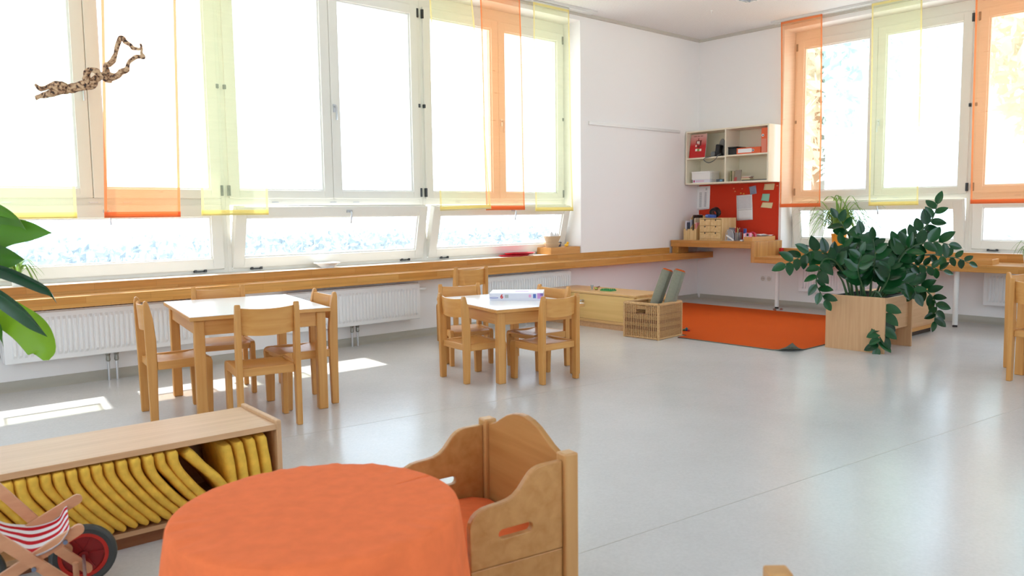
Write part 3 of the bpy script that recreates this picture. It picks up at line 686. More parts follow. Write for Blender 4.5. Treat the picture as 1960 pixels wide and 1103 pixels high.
# toys on the cabinet
gp = thing('brick_plate', 'small green building-brick plate with studs on the low cabinet', 'toy', (6.05, 5.36, ch))
MG = mat('green_brick', (18, 138, 74), .3)
obj('plate', box(6.0, 6.09, 5.27, 5.41, ch, ch+.012), MG, gp, bevel=.001)
for i in range(3):
    for j in range(5): obj('stud', MB().lathe([(.0085, 0), (.0085, .008), (0, .008)], 10, (6.015+.03*i, 5.284+.028*j, ch+.012)), MG, gp)
fg = thing('toy_figure', 'tiny toy figure of clear and coloured bricks on the low cabinet', 'toy', (6.0, 5.52, ch))
q = Vector((6.0, 5.52, ch)); 
obj('clear_cup', MB().lathe([(.0, 0), (.014, 0), (.010, .02), (.018, .05), (.016, .05), (.008, .02), (0, .01)], 14, q), mat('clear_plastic', (220, 232, 244), .1, trans=.8), fg, smooth=True)
obj('green_cap', MB().lathe([(.018, 0), (.018, .012), (.01, .016), (0, .016)], 14, q+Vector((.01, -.05, .012))), mat('lime_plastic', (170, 190, 90), .4), fg)
obj('arm', MB().bar(q+Vector((.01, -.035, .018)), q+Vector((.01, -.095, .04)), .014, .012).box(q.x, q.x+.02, q.y-.06, q.y-.04, q.z, q.z+.0121), mat('brown_plastic', (140, 100, 80), .4), fg)

# carpet
cp = thing('carpet', 'orange carpet mat with one curled-up corner on the grey floor', 'carpet', (7.0, 4.5, 0))
def carpet_mesh(z0, z1, inset=0):
    x0, x1, y0, y1 = 5.885, 8.19, 3.235, 5.96; N = 46; rows = []
    for i in range(N+1):
        r = []
        for j in range(N+1):
            x = x0 + (x1-x0)*i/N; y = y0 + (y1-y0)*j/N
            d = ((x-x0)*.8 + (y-y0)*1.0); h = max(0, .17-d); h = .9*h*h/.17*.5 if h > 0 else 0
            # cut-out where the cabinet stands
            r.append((x, y, z1 + h))
        rows.append(r)
    mb = MB().grid(rows)
    keep = []
    for f in mb.f:
        c = sum((mb.v[i] for i in f), Vector())/4
        if not ((c.x < 6.36 and c.y > 4.74) or (c.x < 6.05 and c.y > 4.34)): keep.append(f)
    mb.f = keep; return mb
us = carpet_mesh(0, .009)
obj('pile', us, M_CARPET, cp, smooth=True)
us = carpet_mesh(0, .0045); bb = obj('backing', us, M_CARPET_BACK, cp, smooth=True, solid=.007)

# basket with two rolled mats
bk = thing('wicker_basket', 'square wicker basket holding two rolled mats', 'basket', (5.85, 4.58, 0), math.radians(0))
ex = (Vector((6.011, 4.402)) - Vector((5.639, 4.396))); 
ba = math.radians(4); e1 = Vector((math.cos(ba), math.sin(ba), 0)); e2 = Vector((-math.sin(ba), math.cos(ba), 0)); o0 = Vector((5.645, 4.395, 0)); BW, BD, BH = .37, .37, .325
M_WICK = wood('wicker', (188, 142, 92), (212, 172, 122), 0, .6, 20); M_WICKD = wood('dark_wicker', (120, 78, 54), (150, 104, 74), 0, .6, 20)
def bpt(s, d, z):   # s along perimeter 0..4 sides
    k = int(s) % 4; f = s-int(s)
    q = [o0, o0+e1*BW, o0+e1*BW+e2*BD, o0+e2*BD]; a, b = q[k], q[(k+1) % 4]
    n = [-e2, e1, e2, -e1][k]
    return a + (b-a)*f + n*d + Vector((0, 0, z))
weave, dark, stakes = MB(), MB(), MB()
nz = 26
for side in range(4):
    for iz in range(nz):
        z = .018 + iz*(BH-.04)/nz
        tgt = dark if iz in (6, 7, 8, 12, 13, 14, 19) else weave
        notch = side in (3, 1) and iz >= 20 and iz <= 22
        for seg in ((0, 1),) if not notch else ((0, .36), (.64, 1)):
            pts = []
            ns = 30
            for i in range(ns+1):
                f = seg[0] + (seg[1]-seg[0])*i/ns
                pts.append(bpt(side+min(f, .9999), .004*math.sin(f*28*math.pi + math.pi*iz), z))
            tgt.tube(pts, .0050, 5, False)
    for i in range(19):
        f = .02 + .96*i/18
        zt_ = BH-.012 if not (side in (3, 1) and .36 < f < .64) else BH-.1
        stakes.tube([bpt(side+f, .0075, .01), bpt(side+f, .0075, zt_)], .0040, 5, False)
obj('weave', weave, M_WICK, bk)['kind'] = 'stuff'
obj('dark_weave', dark, M_WICKD, bk)['kind'] = 'stuff'
obj('stakes', stakes, M_WICK, bk)['kind'] = 'stuff'
for side in range(4):
    obj('rim', MB().tube([bpt(side, 0, BH-.008), bpt(side+.9999, 0, BH-.008)], .0135, 8), M_WICK, bk, smooth=True)
    obj('corner_post', MB().tube([bpt(side, 0, 0), bpt(side, 0, BH-.008)], .0125, 8), M_WICK, bk, smooth=True)
    obj('foot_rim', MB().tube([bpt(side, 0, .011), bpt(side+.9999, 0, .011)], .011, 8), M_WICK, bk, smooth=True)
bot = [bpt(i, -.004, .012) for i in range(4)]
obj('bottom', MB().prism(bot, (0, 0, .008)), M_WICKD, bk)
def rolled_mat(label, base, top, rad, inner):
    base, top = Vector(base), Vector(top); d = (top-base); L = d.length; d.normalize(); u = d.orthogonal().normalized(); v = d.cross(u)
    t = thing('rolled_mat', label, 'mat', base)
    N = 90; turns = 3.2; a0 = 2.2; sp = [];
    for i in range(N+1):
        f = i/N; a = a0 + f*turns*2*math.pi; r = rad*(.42+.58*f); sp.append(u*math.cos(a)*r + v*math.sin(a)*r)
    out = MB().grid([[base+s for s in sp], [top+s for s in sp]])
    obj('backing', out, mat('mat_backing', (134, 132, 116), .9, .1, var=(60, .06)), t, smooth=True, solid=.004)
    sp2 = [s*(1-.0058/max(s.length, .01)) for s in sp]
    obj('orange_pile', MB().grid([[base+d*.003+s for s in sp2], [top+d*(.006+.008*abs(math.sin(3.1*i_)))+s for i_, s in enumerate(sp2)]]), inner, t, smooth=True, solid=.005)
    return t
cb = o0 + e1*(BW/2) + e2*(BD/2)
def seg_through(pt_top, depth_pt, pb):
    n = Vector((FW.x, FW.y, 0)).normalized()
    return onpl(*pb, depth_pt, n), onpl(*pt_top, depth_pt, n)
vn = Vector((FW.x, FW.y, 0)).normalized()
a, b = seg_through((1278.5, 518), cb + vn*.05, (1249, 600)); a = b + (a-b).normalized()*(((b.z-.09))/((b-a).normalized().z))
rolled_mat('rolled grey-backed mat leaning in the basket, on the side of the low cabinet', a, b, .056, M_CARPET)
a, b = seg_through((1302, 519), cb + vn*(-.045), (1275, 605)); a = b + (a-b).normalized()*(((b.z-.09))/((b-a).normalized().z))
rolled_mat('rolled mat in the basket showing its orange pile at the rim', a, b, .056, M_CARPET)
# small bricks lying on the carpet
def brick_toy(label, c, ang, cols):
    t = thing('toy_bricks', label, 'toy', c, ang)
    for k, (dx, dy, dz, col) in enumerate(cols):
        o = obj('brick', box(dx-.016, dx+.016, dy-.012, dy+.012, dz, dz+.012), mat('brick_%d_%d' % (col[0], col[1]), col, .3), t, local=True, bevel=.001)
        obj('stud', MB().lathe([(.005, dz+.012), (.005, dz+.016), (0, dz+.016)], 8, (dx-.007, dy, 0)).lathe([(.005, dz+.012), (.005, dz+.016), (0, dz+.016)], 8, (dx+.007, dy, 0)), mat('brick_%d_%d' % (col[0], col[1]), col, .3), o, local=True)
q = onz(1314, 634, .009)
brick_toy('small red, blue and green bricks on the carpet beside the basket', (q.x, q.y, .0092), .6, [(0, -.02, 0, (180, 28, 34)), (.022, -.002, 0, (28, 80, 150)), (.012, .0, .0161, (20, 110, 110)), (.036, .024, 0, (30, 120, 70))])
q = onz(1486, 593.5, .0)
brick_toy('scattered brown bricks at the far edge of the carpet', (q.x, q.y, .0), .2, [(-.05, 0, 0, (140, 70, 50)), (.02, .03, 0, (120, 60, 50)), (.05, -.04, 0, (150, 60, 40))])

# planter box
PX0, PX1, PY0, PY1, PH = 6.325, 6.86, 2.70, 3.185, .447
pl = thing('planter_box', 'square beech veneer planter box standing on two panels', 'planter', (6.6, 2.94, 0))
obj('end_panel', box(PX0, PX0+.02, PY0, PY1, 0, PH), M_VENEER_Z, pl, bevel=.001)
obj('end_panel', box(PX1-.02, PX1, PY0, PY1, 0, PH), M_VENEER_Z, pl, bevel=.001)
obj('side_panel', box(PX0+.0205, PX1-.0205, PY0+.03, PY0+.05, .17, PH-.012), M_VENEER, pl)
obj('side_panel', box(PX0+.0205, PX1-.0205, PY1-.05, PY1-.03, .17, PH-.012), M_VENEER, pl)
obj('bottom', box(PX0+.0205, PX1-.0205, PY0+.0505, PY1-.0505, .17, .19), M_VENEER, pl)
M_LINER = mat('black_liner', (30, 30, 30), .5)
ln = MB(); ring_ = [(PX0+.025, PX1-.025, PY0+.055, PY1-.055)]
x0, x1, y0, y1 = ring_[0]
ln.box(x0, x1, y0, y0+.006, .19, PH-.004).box(x0, x1, y1-.006, y1, .19, PH-.004).box(x0, x0+.006, y0+.006, y1-.006, .19, PH-.004).box(x1-.006, x1, y0+.006, y1-.006, .19, PH-.004)
obj('liner', ln, M_LINER, pl)
rows = [[(x0+.006 + (x1-x0-.012)*i/16, y0+.006 + (y1-y0-.012)*j/16, PH-.03 + .012*noise.noise((i*.7, j*.7, 0))) for j in range(17)] for i in range(17)]
obj('soil', MB().grid(rows), mat('dark_soil', (52, 38, 30), .95, .1, bump=(120, .8)), pl)
# low box behind the planter
c2 = thing('low_cabinet', 'low wooden cabinet standing directly behind the planter box', 'cabinet', (7.4, 3.0, 0))
obj('body', box(6.93, 7.86, 2.90, 3.215, .045, .40), M_VENEER, c2)
obj('top', box(6.925, 7.865, 2.89, 3.22, .40, .42), M_BEECH_X, c2, bevel=.003)
obj('lower_rail', box(6.93, 7.86, 2.888, 2.8995, .045, .075), M_BEECH_X, c2, bevel=.002)
obj('plinth', box(6.95, 7.84, 2.92, 3.20, 0, .045), mat('dark_plinth', (70, 56, 46), .6), c2)

# ================================================================== HANGING SHELF AND PINBOARD
XC = 8.435; CY0, CY1, CZ0, CZ1 = 4.985, 6.150, 1.480, 2.146; ct = .019
sh = thing('wall_shelf', 'cream wall shelf of four open compartments above the red pinboard', 'shelf', (8.6, 5.57, CZ0))
ym = onx(1388, 300, XC).y
obj('side', box(XC, XW-.002, CY0, CY0+ct, CZ0, CZ1), M_CREAM, sh, bevel=.001); obj('side', box(XC, XW-.002, CY1-ct, CY1, CZ0, CZ1), M_CREAM, sh, bevel=.001)
obj('top', box(XC, XW-.002, CY0+ct, CY1-ct, CZ1-ct, CZ1), M_CREAM, sh); obj('bottom', box(XC, XW-.002, CY0+ct, CY1-ct, CZ0, CZ0+ct), M_CREAM, sh)
obj('divider', box(XC+.002, XW-.008, ym-.009, ym+.009, CZ0+ct, CZ1-ct), M_CREAM, sh)
ZS_L, ZS_R = 1.795, 1.80
obj('shelf_board', box(XC+.004, XW-.008, ym+.0095, CY1-ct, ZS_L, ZS_L+.018), M_CREAM, sh); obj('shelf_board', box(XC+.004, XW-.008, CY0+ct, ym-.0095, ZS_R, ZS_R+.018), M_CREAM, sh)
obj('back', box(XW-.0078, XW-.002, CY0+ct, CY1-ct, CZ0+ct, CZ1-ct), M_CREAM, sh)
XI = XC+.03
def ypx(px, x, py=300): return onx(px, py, x).y
zl, zr, z0 = ZS_L+.0182, ZS_R+.0182, CZ0+ct+.0002
# book leaning in the upper left compartment
bt = thing('picture_book', 'red-covered picture book standing in the wall shelf', 'book', (XI+.02, ypx(1334, XI), zl))
y0, y1 = ypx(1349, XI), ypx(1319, XI); bh = .30; lean = .05
ax = Vector((lean, 0, bh)).normalized(); nrm = Vector((-ax.z, 0, ax.x))
def bookpt(f, g, o=0): return Vector((XI, y1+(y0-y1)*f, zl)) + ax*(bh*g) + nrm*o
def bookq(f0, f1, g0, g1, o, th): return MB().prism([bookpt(f0, g0, o), bookpt(f1, g0, o), bookpt(f1, g1, o), bookpt(f0, g1, o)], nrm*-th)
def red_cover():
    m = bpy.data.materials.new('book_cover_print'); m.use_nodes = True; nt = m.node_tree; b = nt.nodes['Principled BSDF']
    tc = nt.nodes.new('ShaderNodeTexCoord'); sp = nt.nodes.new('ShaderNodeSeparateXYZ'); nt.links.new(tc.outputs['Generated'], sp.inputs[0])
    c = nt.nodes.new('ShaderNodeValToRGB'); c.color_ramp.elements[0].position = .5; c.color_ramp.elements[1].position = .95
    c.color_ramp.elements[0].color = lin((196, 26, 30)); c.color_ramp.elements[1].color = lin((216, 170, 160))
    nt.links.new(sp.outputs[2], c.inputs[0]); nt.links.new(c.outputs[0], b.inputs['Base Color']); b.inputs['Roughness'].default_value = .35
    return m
bo = obj('cover', bookq(0, 1, 0, 1, .004, .003), red_cover(), bt)
obj('pages', bookq(.01, .985, .008, .992, .0009, .012), M_PAPER, bt)
cols = {'w': (232, 226, 214), 'g': (120, 160, 80), 'd': (110, 30, 30), 'k': (60, 40, 36)}
for (f0, f1, g0, g1, c) in ((.42, .50, .60, .70, 'w'), (.52, .58, .57, .69, 'w'), (.34, .42, .46, .54, 'w'), (.46, .62, .42, .52, 'd'), (.36, .48, .28, .38, 'w'), (.50, .60, .27, .38, 'g'), (.62, .74, .27, .37, 'w'), (.38, .72, .70, .73, 'd'), (.36, .42, .58, .70, 'd'), (.60, .70, .5, .70, 'd'), (.48, .53, .73, .82, 'd'), (.18, .38, .895, .92, 'd'), (.42, .56, .895, .92, 'd'), (.60, .76, .895, .92, 'd')):
    obj('cover_print', bookq(f0, f1, g0, g1, .0046, .0006), mat('cover_'+c, cols[c], .5), bo)
# black loudhailer-like device with a grey cable
dv = thing('black_device', 'black device with a fan-shaped disc and looped grey cable in the wall shelf', 'device', (XI+.05, ypx(1378, XI+.05), zl))
ya, yb = ypx(1385, XI+.06), ypx(1369, XI+.03)
yc = (ya+yb)/2
obj('body', MB().prism([(XI+.03, yb, zl), (XI+.03, ya+.02, zl), (XI+.03, ya+.045, zl+.07), (XI+.03, yc-.02, zl+.135), (XI+.03, yb-.03, zl+.15), (XI+.03, yb-.005, zl+.15), (XI+.03, yb+.005, zl+.06)], (.07, 0, 0)), M_BLACK, dv, bevel=.008)
obj('disc', MB().prism([(XI+.105, ya-.0+.03*0, zl+.01)] + [(XI+.105, yc+.002+.052*math.cos(a), zl+.085+.135*math.sin(a)) for a in [math.radians(k) for k in range(-40, 200, 15)]], (.012, 0, 0)), M_GREYPLASTIC, dv, bevel=.002)
obj('side_drum', MB().tube([(XI+.02, yb+.03, zl+.035), (XI+.06, yb+.03, zl+.035)], .032, 16), M_GREYPLASTIC, dv, smooth=True)
cabp = [onx(px, py, XI-.035) for px, py in ((1366, 299), (1355, 301), (1349, 303), (1347, 306), (1351, 310), (1357, 311.5), (1364, 309), (1370, 304), (1373, 300))]
cabp = [Vector((XI+.03, yb+.04, zl+.012)), Vector((XI-.015, cabp[0].y, zl+.012))] + cabp[1:-1] + [Vector((XI-.02, cabp[-1].y, zl+.012)), Vector((XI+.04, cabp[-1].y, zl+.03))]
obj('cable', MB().tube(bez(cabp, 6), .0055, 6), M_GREYPLASTIC, dv, smooth=True)
# upper right compartment
t = tag(obj('black_pouch', MB().box(XI+.02, XI+.2, ypx(1411, XI+.02)+.0, ypx(1392, XI+.02), zr, zr+.085).box(XI+.01, XI+.21, ypx(1413, XI+.02)+.008, ypx(1393, XI+.02)+.003, zr+.085, zr+.098), M_BLACK, None, bevel=.008), 'black pouch beside the lying orange binder', 'pouch')
def binder(label, y0, y1, z0_, z1_, lying):
    b = thing('ring_binder', label, 'binder', (XI+.12, (y0+y1)/2, z0_))
    obj('covers', box(XI, XI+.25, y0, y1, z0_, z1_), M_ORANGE_BOARD, b, bevel=.002)
    if lying:
        L = y1-y0
        obj('spine_label', box(XI-.0012, XI, y0+L*.36, y1-L*.06, z0_+.016, z1_-.012), M_PAPER, b)
        R = Matrix.Translation((XI-.002, y0+L*.30, (z0_+z1_)/2)) @ Matrix.Rotation(-math.pi/2, 4, 'Y')
    else:
        H = z1_-z0_
        obj('spine_label', box(XI-.0012, XI, y0+.028, y1-.006, z0_+.01, z0_+H*.56), mat('faded_label', (226, 134, 110), .6), b)
        R = Matrix.Translation((XI-.002, y1-.024, z0_+H*.70)) @ Matrix.Rotation(-math.pi/2, 4, 'Y')
    obj('finger_ring', MB().lathe([(.014, -.002), (.014, .003), (.009, .003), (.009, -.002)], 18).xf(R), M_STEEL, b, smooth=True)
    obj('finger_hole', MB().lathe([(.0088, -.0015), (.0088, .0012), (0, .0012)], 16).xf(R), M_BLACK, b)
    return b
ysb = CY0+ct+.002
binder('orange ring binder standing upright in the wall shelf', ysb, ypx(1456.5, XI), zr, zr+.288, False)
binder('orange ring binder with white label lying in the wall shelf', ypx(1456, XI)+.004, ypx(1409.5, XI)-.001, zr, zr+.075, True)
# lower left compartment
ya, yb = ypx(1359, XI, 335), ypx(1324, XI, 335)
t = thing('card_box', 'flat white box with pink print under a larger white box', 'box', (XI+.1, (ya+yb)/2, z0))
obj('base', box(XI+.004, XI+.2, ya+.004, yb-.012, z0, z0+.042), mwb, t, bevel=.002)
obj('pink_print', box(XI+.0028, XI+.004, yb-.045, yb-.025, z0+.008, z0+.034), mat('print_magenta', (196, 60, 120), .5), t)
obj('pale_print', box(XI+.0028, XI+.004, ya+.09, yb-.055, z0+.012, z0+.03), mat('print_rose', (224, 190, 212), .5), t)
t = thing('card_box', 'plain white lidded box stacked on a flat box in the wall shelf', 'box', (XI+.1, (ya+yb)/2, z0+.0422))
obj('base', box(XI, XI+.2, ya, yb, z0+.0422, z0+.12), M_WHITE, t, bevel=.002); obj('lid', box(XI-.003, XI+.203, ya-.003, yb+.003, z0+.12, z0+.142), M_WHITE, t, bevel=.002)
ya, yb = ypx(1385, XI, 345), ypx(1371, XI, 345)
t = thing('printed_carton', 'little grey printed carton next to the shelf divider', 'carton', (XI, (ya+yb)/2, z0))
obj('carton', box(XI, XI+.06, ya, yb, z0, z0+.036), mat('slate_card', (84, 92, 98), .5), t, bevel=.001)
obj('blue_print', box(XI-.001, XI, ya+.02, ya+.055, z0+.008, z0+.028), mat('print_cyan', (110, 170, 200), .5), t)
t = thing('ink_bottle', 'small clear bottle with black cap in the wall shelf', 'bottle', (XI+.085, ya+.02, z0))
obj('glass', MB().lathe([(0, 0), (.018, 0), (.018, .045), (.012, .055), (0, .055)], 16, (XI+.085, ya+.02, z0)), mat('bottle_glass', (226, 230, 232), .1, trans=.7), t, smooth=True)
obj('cap', MB().lathe([(.014, .055), (.014, .078), (0, .078)], 16, (XI+.085, ya+.02, z0)), M_BLACK, t)
# lower right compartment
for k, (px, hh, col, lab) in enumerate(((1398.5, .13, (150, 150, 110), 'thin olive booklet standing by the shelf divider'), (1402.5, .125, (196, 180, 150), 'thin tan booklet standing in the wall shelf'))):
    yy = ypx(px, XI, 335); t = thing('booklet', lab, 'booklet', (XI+.05, yy, z0))
    obj('cover', box(XI, XI+.1, yy-.006, yy+.006, z0, z0+hh), mat('booklet_%d' % k, col, .6), t); obj('pages', box(XI-.0015+.004, XI+.098, yy-.0045, yy+.0045, z0+hh-.002, z0+hh+.0005), M_PAPER, t)
ya, yb = ypx(1417, XI, 335), ypx(1405, XI, 335)
t = thing('photo_card', 'small grey and red photo card propped in the wall shelf', 'card', (XI+.01, (ya+yb)/2, z0))
obj('card', MB().prism([(XI, ya, z0), (XI, yb, z0), (XI+.03, yb, z0+.135), (XI+.03, ya, z0+.135)], (.004, 0, 0)), mat('photo_grey', (140, 128, 116), .4), t)
obj('red_field', MB().prism([(XI-.001, yb-.035, z0+.001), (XI-.001, yb, z0+.001), (XI+.0095, yb, z0+.05), (XI+.0095, yb-.035, z0+.05)], (.0009, 0, 0)), mat('photo_red', (170, 70, 66), .4), t)
ya, yb = ypx(1433, XI, 340), ypx(1418, XI, 340)
t = thing('craft_cards', 'low pile of pale craft cards in the wall shelf', 'cards', (XI+.05, (ya+yb)/2, z0+.0125))
for k in range(4):
    obj('card', MB().obox((XI+.06, (ya+yb)/2+.006*((k*7) % 3-1), z0+.018+k*.011), (.045, .008*(k % 2), 0), (-.006*(k % 2), (yb-ya)/2, 0), (0, 0, .0054)), mat('craft_%d' % k, ((206, 186, 140), (214, 200, 170), (200, 140, 120), (206, 190, 176))[k], .7), t)
ya, yb = ypx(1468, XI, 344), ypx(1420, XI, 344)
t = thing('flat_tray', 'thin dark tray lying in the wall shelf', 'tray', (XI+.05, (ya+yb)/2, z0))
obj('base', box(XI-.01, XI+.16, ya, yb, z0, z0+.006), M_GREYPLASTIC, t); obj('rim', MB().box(XI-.01, XI-.005, ya, yb, z0+.006, z0+.012).box(XI+.155, XI+.16, ya, yb, z0+.006, z0+.012), M_BLACK, t)

# pinboard
XP = XW-.016
pb = thing('pinboard', 'red felt pinboard on the wall between shelf and desk', 'pinboard', (XP, 5.59, .792))
obj('felt', box(XP, XW-.001, 5.018, 6.145, .792, 1.478), M_FELT, pb, bevel=.002)
def sheet(name, label, cat, corners, m, lift=.002, x=XP):
    t = [onx(px, py, x-lift) for px, py in corners]
    for q in t: q.x = x-lift
    cen = sum(t, Vector())/len(t); cen.z = min(q.z for q in t); cen.x = x-.0012
    o = thing(name, label, cat, cen)
    N = 6; rows = []
    for j in range(N+1):
        g = j/N; r = []
        for i in range(N+1):
            f = i/N; q = (t[0]*(1-f)+t[1]*f)*(1-g) + (t[3]*(1-f)+t[2]*f)*g; q = q.copy(); q.x -= .012*g*g*abs(f-.3); r.append(q)
        rows.append(r)
    obj('paper', MB().grid(rows), m, o, smooth=True, solid=.0008)
    return o, t
def lines(o, t, n, f0, f1, g0, g1, h, name='print_lines', m=None):
    mb = MB()
    for k in range(n):
        g = g0 + (g1-g0)*k/max(1, n-1); a = (t[0]*(1-f0)+t[1]*f0)*(1-g) + (t[3]*(1-f0)+t[2]*f0)*g; b = (t[0]*(1-f1)+t[1]*f1)*(1-g) + (t[3]*(1-f1)+t[2]*f1)*g
        off = Vector((-.0015-.012*g*g*max(abs(f0-.3), abs(f1-.3)), 0, 0)); mb.prism([a+off, b+off, b+off-Vector((0, 0, h)), a+off-Vector((0, 0, h))], (.0004, 0, 0))
    obj(name, mb, m or M_INK, o)
o, t = sheet('paper_list', 'white printed list hanging in the corner under the wall shelf', 'paper', ((1332.5, 357), (1359.5, 356), (1358.5, 400), (1331.5, 403)), M_PAPER)
lines(o, t, 14, .25, .42, .27, .86, .006); lines(o, t, 14, .62, .76, .27, .86, .006); lines(o, t, 3, .68, .8, .08, .16, .005)
o, t = sheet('paper_list', 'white sheet with a printed table pinned in the middle of the red board', 'paper', ((1409.5, 374.5), (1439.5, 372), (1441.5, 420.5), (1410.5, 422.5)), M_PAPER)
lines(o, t, 16, .06, .95, .06, .52, .006, 'table_print', mat('table_tint', (206, 206, 212), .9)); lines(o, t, 1, .1, .95, .58, .6, .004)
o, t = sheet('photo_print', 'small bluish photo pinned above the printed table', 'photo', ((1433.5, 358), (1446.5, 355), (1449, 370.5), (1436.5, 373)), mat('photo_blue', (150, 158, 182), .4), .005)
lines(o, t, 4, .2, .8, .2, .8, .008, 'photo_shapes', mat('photo_dark', (126, 134, 160), .5))
MN1 = mat('cream_note', (226, 214, 172), .8, .1); MN2 = mat('mint_note', (150, 206, 184), .8, .1)
sheet('sticky_note', 'cream sticky note highest on the red board, beside its edge', 'note', ((1463.5, 352), (1483, 351), (1481.5, 363.5), (1461.5, 364)), MN1)
sheet('sticky_note', 'mint green sticky note between two cream ones', 'note', ((1459.5, 371), (1473.5, 371), (1472, 386), (1457, 384)), MN2)
sheet('sticky_note', 'cream sticky note below the mint green one', 'note', ((1459.5, 387.5), (1479.5, 388), (1477.5, 399), (1456, 397)), MN1)
for k, (px, py) in enumerate(((1405.5, 361), (1408, 366.5), (1421.5, 361.5), (1419, 370), (1424.5, 371), (1488.5, 355.5))):
    q = onx(px, py, XP); R = Matrix.Translation((XP, q.y, q.z)) @ Matrix.Rotation(-math.pi/2, 4, 'Y')
    t = thing('push_pin', 'small orange push pin at the board corner beside a cream note' if k == 5 else 'small %s push pin in the cluster above the printed table' % ('orange' if k not in (3, 4) else 'yellow'), 'pin', (XP, q.y, q.z), 0, 'push pins in the red board')
    mm = mat('pin_orange', (224, 132, 84), .4) if k not in (3, 4) else mat('pin_yellow', (230, 178, 70), .4)
    obj('head', MB().lathe([(.008, .004), (.006, .008), (.005, .012), (.008, .016), (0, .016)], 12).xf(R), mm, t, smooth=True)
    obj('needle', MB().tube([R @ Vector((0, 0, 0)), R @ Vector((0, 0, .0045))], .0012, 6), M_STEEL, t)

# ================================================================== THINGS ON THE RAISED DESK
ZD = .7882
def yd(px, x, py=440): return onx(px, py, x).y
# two magazine files
for k, (pl_, pr_, lab) in enumerate(((1308.5, 1320, 'pale wooden magazine file nearest the corner wall'), (1320.4, 1332.5, 'pale wooden magazine file beside the drawer chest'))):
    x = 8.30; ya, yb = yd(pr_, x), yd(pl_, x); yb = min(yb, 6.142)
    t = thing('magazine_file', lab, 'magazine file', (x+.12, (ya+yb)/2, ZD))
    obj('front', MB().prism([(x, ya, ZD), (x, yb, ZD), (x, yb, ZD+.135), (x, (ya+yb)/2+.012, ZD+.135), (x, (ya+yb)/2+.012, ZD+.118), (x, (ya+yb)/2-.012, ZD+.118), (x, (ya+yb)/2-.012, ZD+.135), (x, ya, ZD+.135)], (.006, 0, 0)), M_PINE_Z, t)
    for y in (ya, yb-.005): obj('side', MB().prism([(x+.0065, y, ZD), (x+.25, y, ZD), (x+.25, y, ZD+.30), (x+.19, y, ZD+.30), (x+.0065, y, ZD+.135)], (0, .005, 0)), M_PINE_Z, t)
    obj('back', box(x+.244, x+.25, ya+.0055, yb-.0055, ZD, ZD+.30), M_PINE_Z, t); obj('bottom', box(x+.0065, x+.2435, ya+.0055, yb-.0055, ZD, ZD+.006), M_PINE, t)
    fills = (((214, 210, 222), .235), ((70, 74, 92), .22), ((176, 178, 196), .25)) if k == 0 else (((56, 40, 34), .31), ((208, 196, 172), .27), ((196, 140, 84), .20), ((226, 150, 160), .215))
    n = len(fills); wy = (yb-ya-.014)/n
    for j, (c, hh) in enumerate(fills):
        yy = yb-.007-wy*(j+.5); f = thing('folder', '%s folder standing in the magazine file %s' % (('pale lilac', 'dark blue', 'grey-lilac')[j] if k == 0 else ('dark brown', 'beige', 'ochre', 'pink')[j], 'nearest the corner wall' if k == 0 else 'beside the drawer chest'), 'folder', (x+.13, yy, ZD+.0062))
        obj('cover', box(x+.02+.03*(hh > .24), x+.235, yy-wy*.42, yy+wy*.42, ZD+.0062, ZD+hh), mat('folder_%d_%d' % (k, j), c, .6), f, bevel=.001)
        obj('pages', box(x+.03+.03*(hh > .24), x+.23, yy-wy*.3, yy+wy*.3, ZD+hh-.002, ZD+hh+.002), M_PAPER, f)
# drawer chest
x = 8.29; ya, yb = yd(1381, x), yd(1338, x)
HC = .272; dcst = thing('drawer_chest', 'small pine chest with six finger-hole drawers on the raised desk', 'drawers', (x+.15, (ya+yb)/2, ZD))
obj('carcass', MB().box(x+.012, x+.31, ya, ya+.009, ZD, ZD+HC).box(x+.012, x+.31, yb-.009, yb, ZD, ZD+HC).box(x+.012, x+.31, ya+.009, yb-.009, ZD+HC-.009, ZD+HC).box(x+.012, x+.31, ya+.009, yb-.009, ZD, ZD+.02).box(x+.30, x+.31, ya+.009, yb-.009, ZD+.02, ZD+HC-.009), M_PINE_Z, dcst)
ymid = (ya+yb)/2; dh = (HC-.034)/3
for i in range(3):
    for j in range(2):
        a, b = (ya+.011, ymid-.0015) if j == 0 else (ymid+.0015, yb-.011); za = ZD+.022 + i*dh; zb = za+dh-.004
        dw = obj('drawer', MB().box(x, x+.012, a, b, za, zb).box(x+.012, x+.29, a+.004, b-.004, za+.002, zb-.02), M_PINE, dcst, bevel=.0008)
        R = Matrix.Translation((x-.0002, (a+b)/2, zb-.010)) @ Matrix.Rotation(-math.pi/2, 4, 'Y')
        obj('finger_hole', MB().lathe([(.0095, 0), (.0095, .0006), (0, .0006)], 14).xf(R), M_BLACK, dw)
zz = ZD+HC+.0002
t = thing('blue_pouch', 'blue fabric pouch lying on the drawer chest', 'pouch', (x+.07, yd(1359, x+.05, 405), zz)); q = Vector(t.location)
obj('bag', MB().obox(q+Vector((0, 0, .021)), (.05, .02, 0), (-.02, .055, .004), (0, 0, .021)), mat('blue_fabric', (62, 92, 168), .7), t, bevel=.012, segs=3)
obj('zip', MB().obox(q+Vector((-.052, -.01, .024)), (.001, .0004, 0), (-.018, .045, .004), (0, 0, .004)), mat('pale_zip', (170, 190, 226), .5), t)
t = thing('tape_roll', 'black roll lying behind the blue pouch on the drawer chest', 'tape', (x+.17, yd(1369, x+.17, 405), zz)); q = Vector(t.location)
R = Matrix.Translation(q+Vector((0, 0, .064))) @ Matrix.Rotation(math.radians(72), 4, 'Y')
obj('roll', MB().lathe([(.035, -.03), (.064, -.03), (.064, .03), (.035, .03), (.035, -.03)], 28, close=True).xf(R), M_BLACK, t, smooth=True)
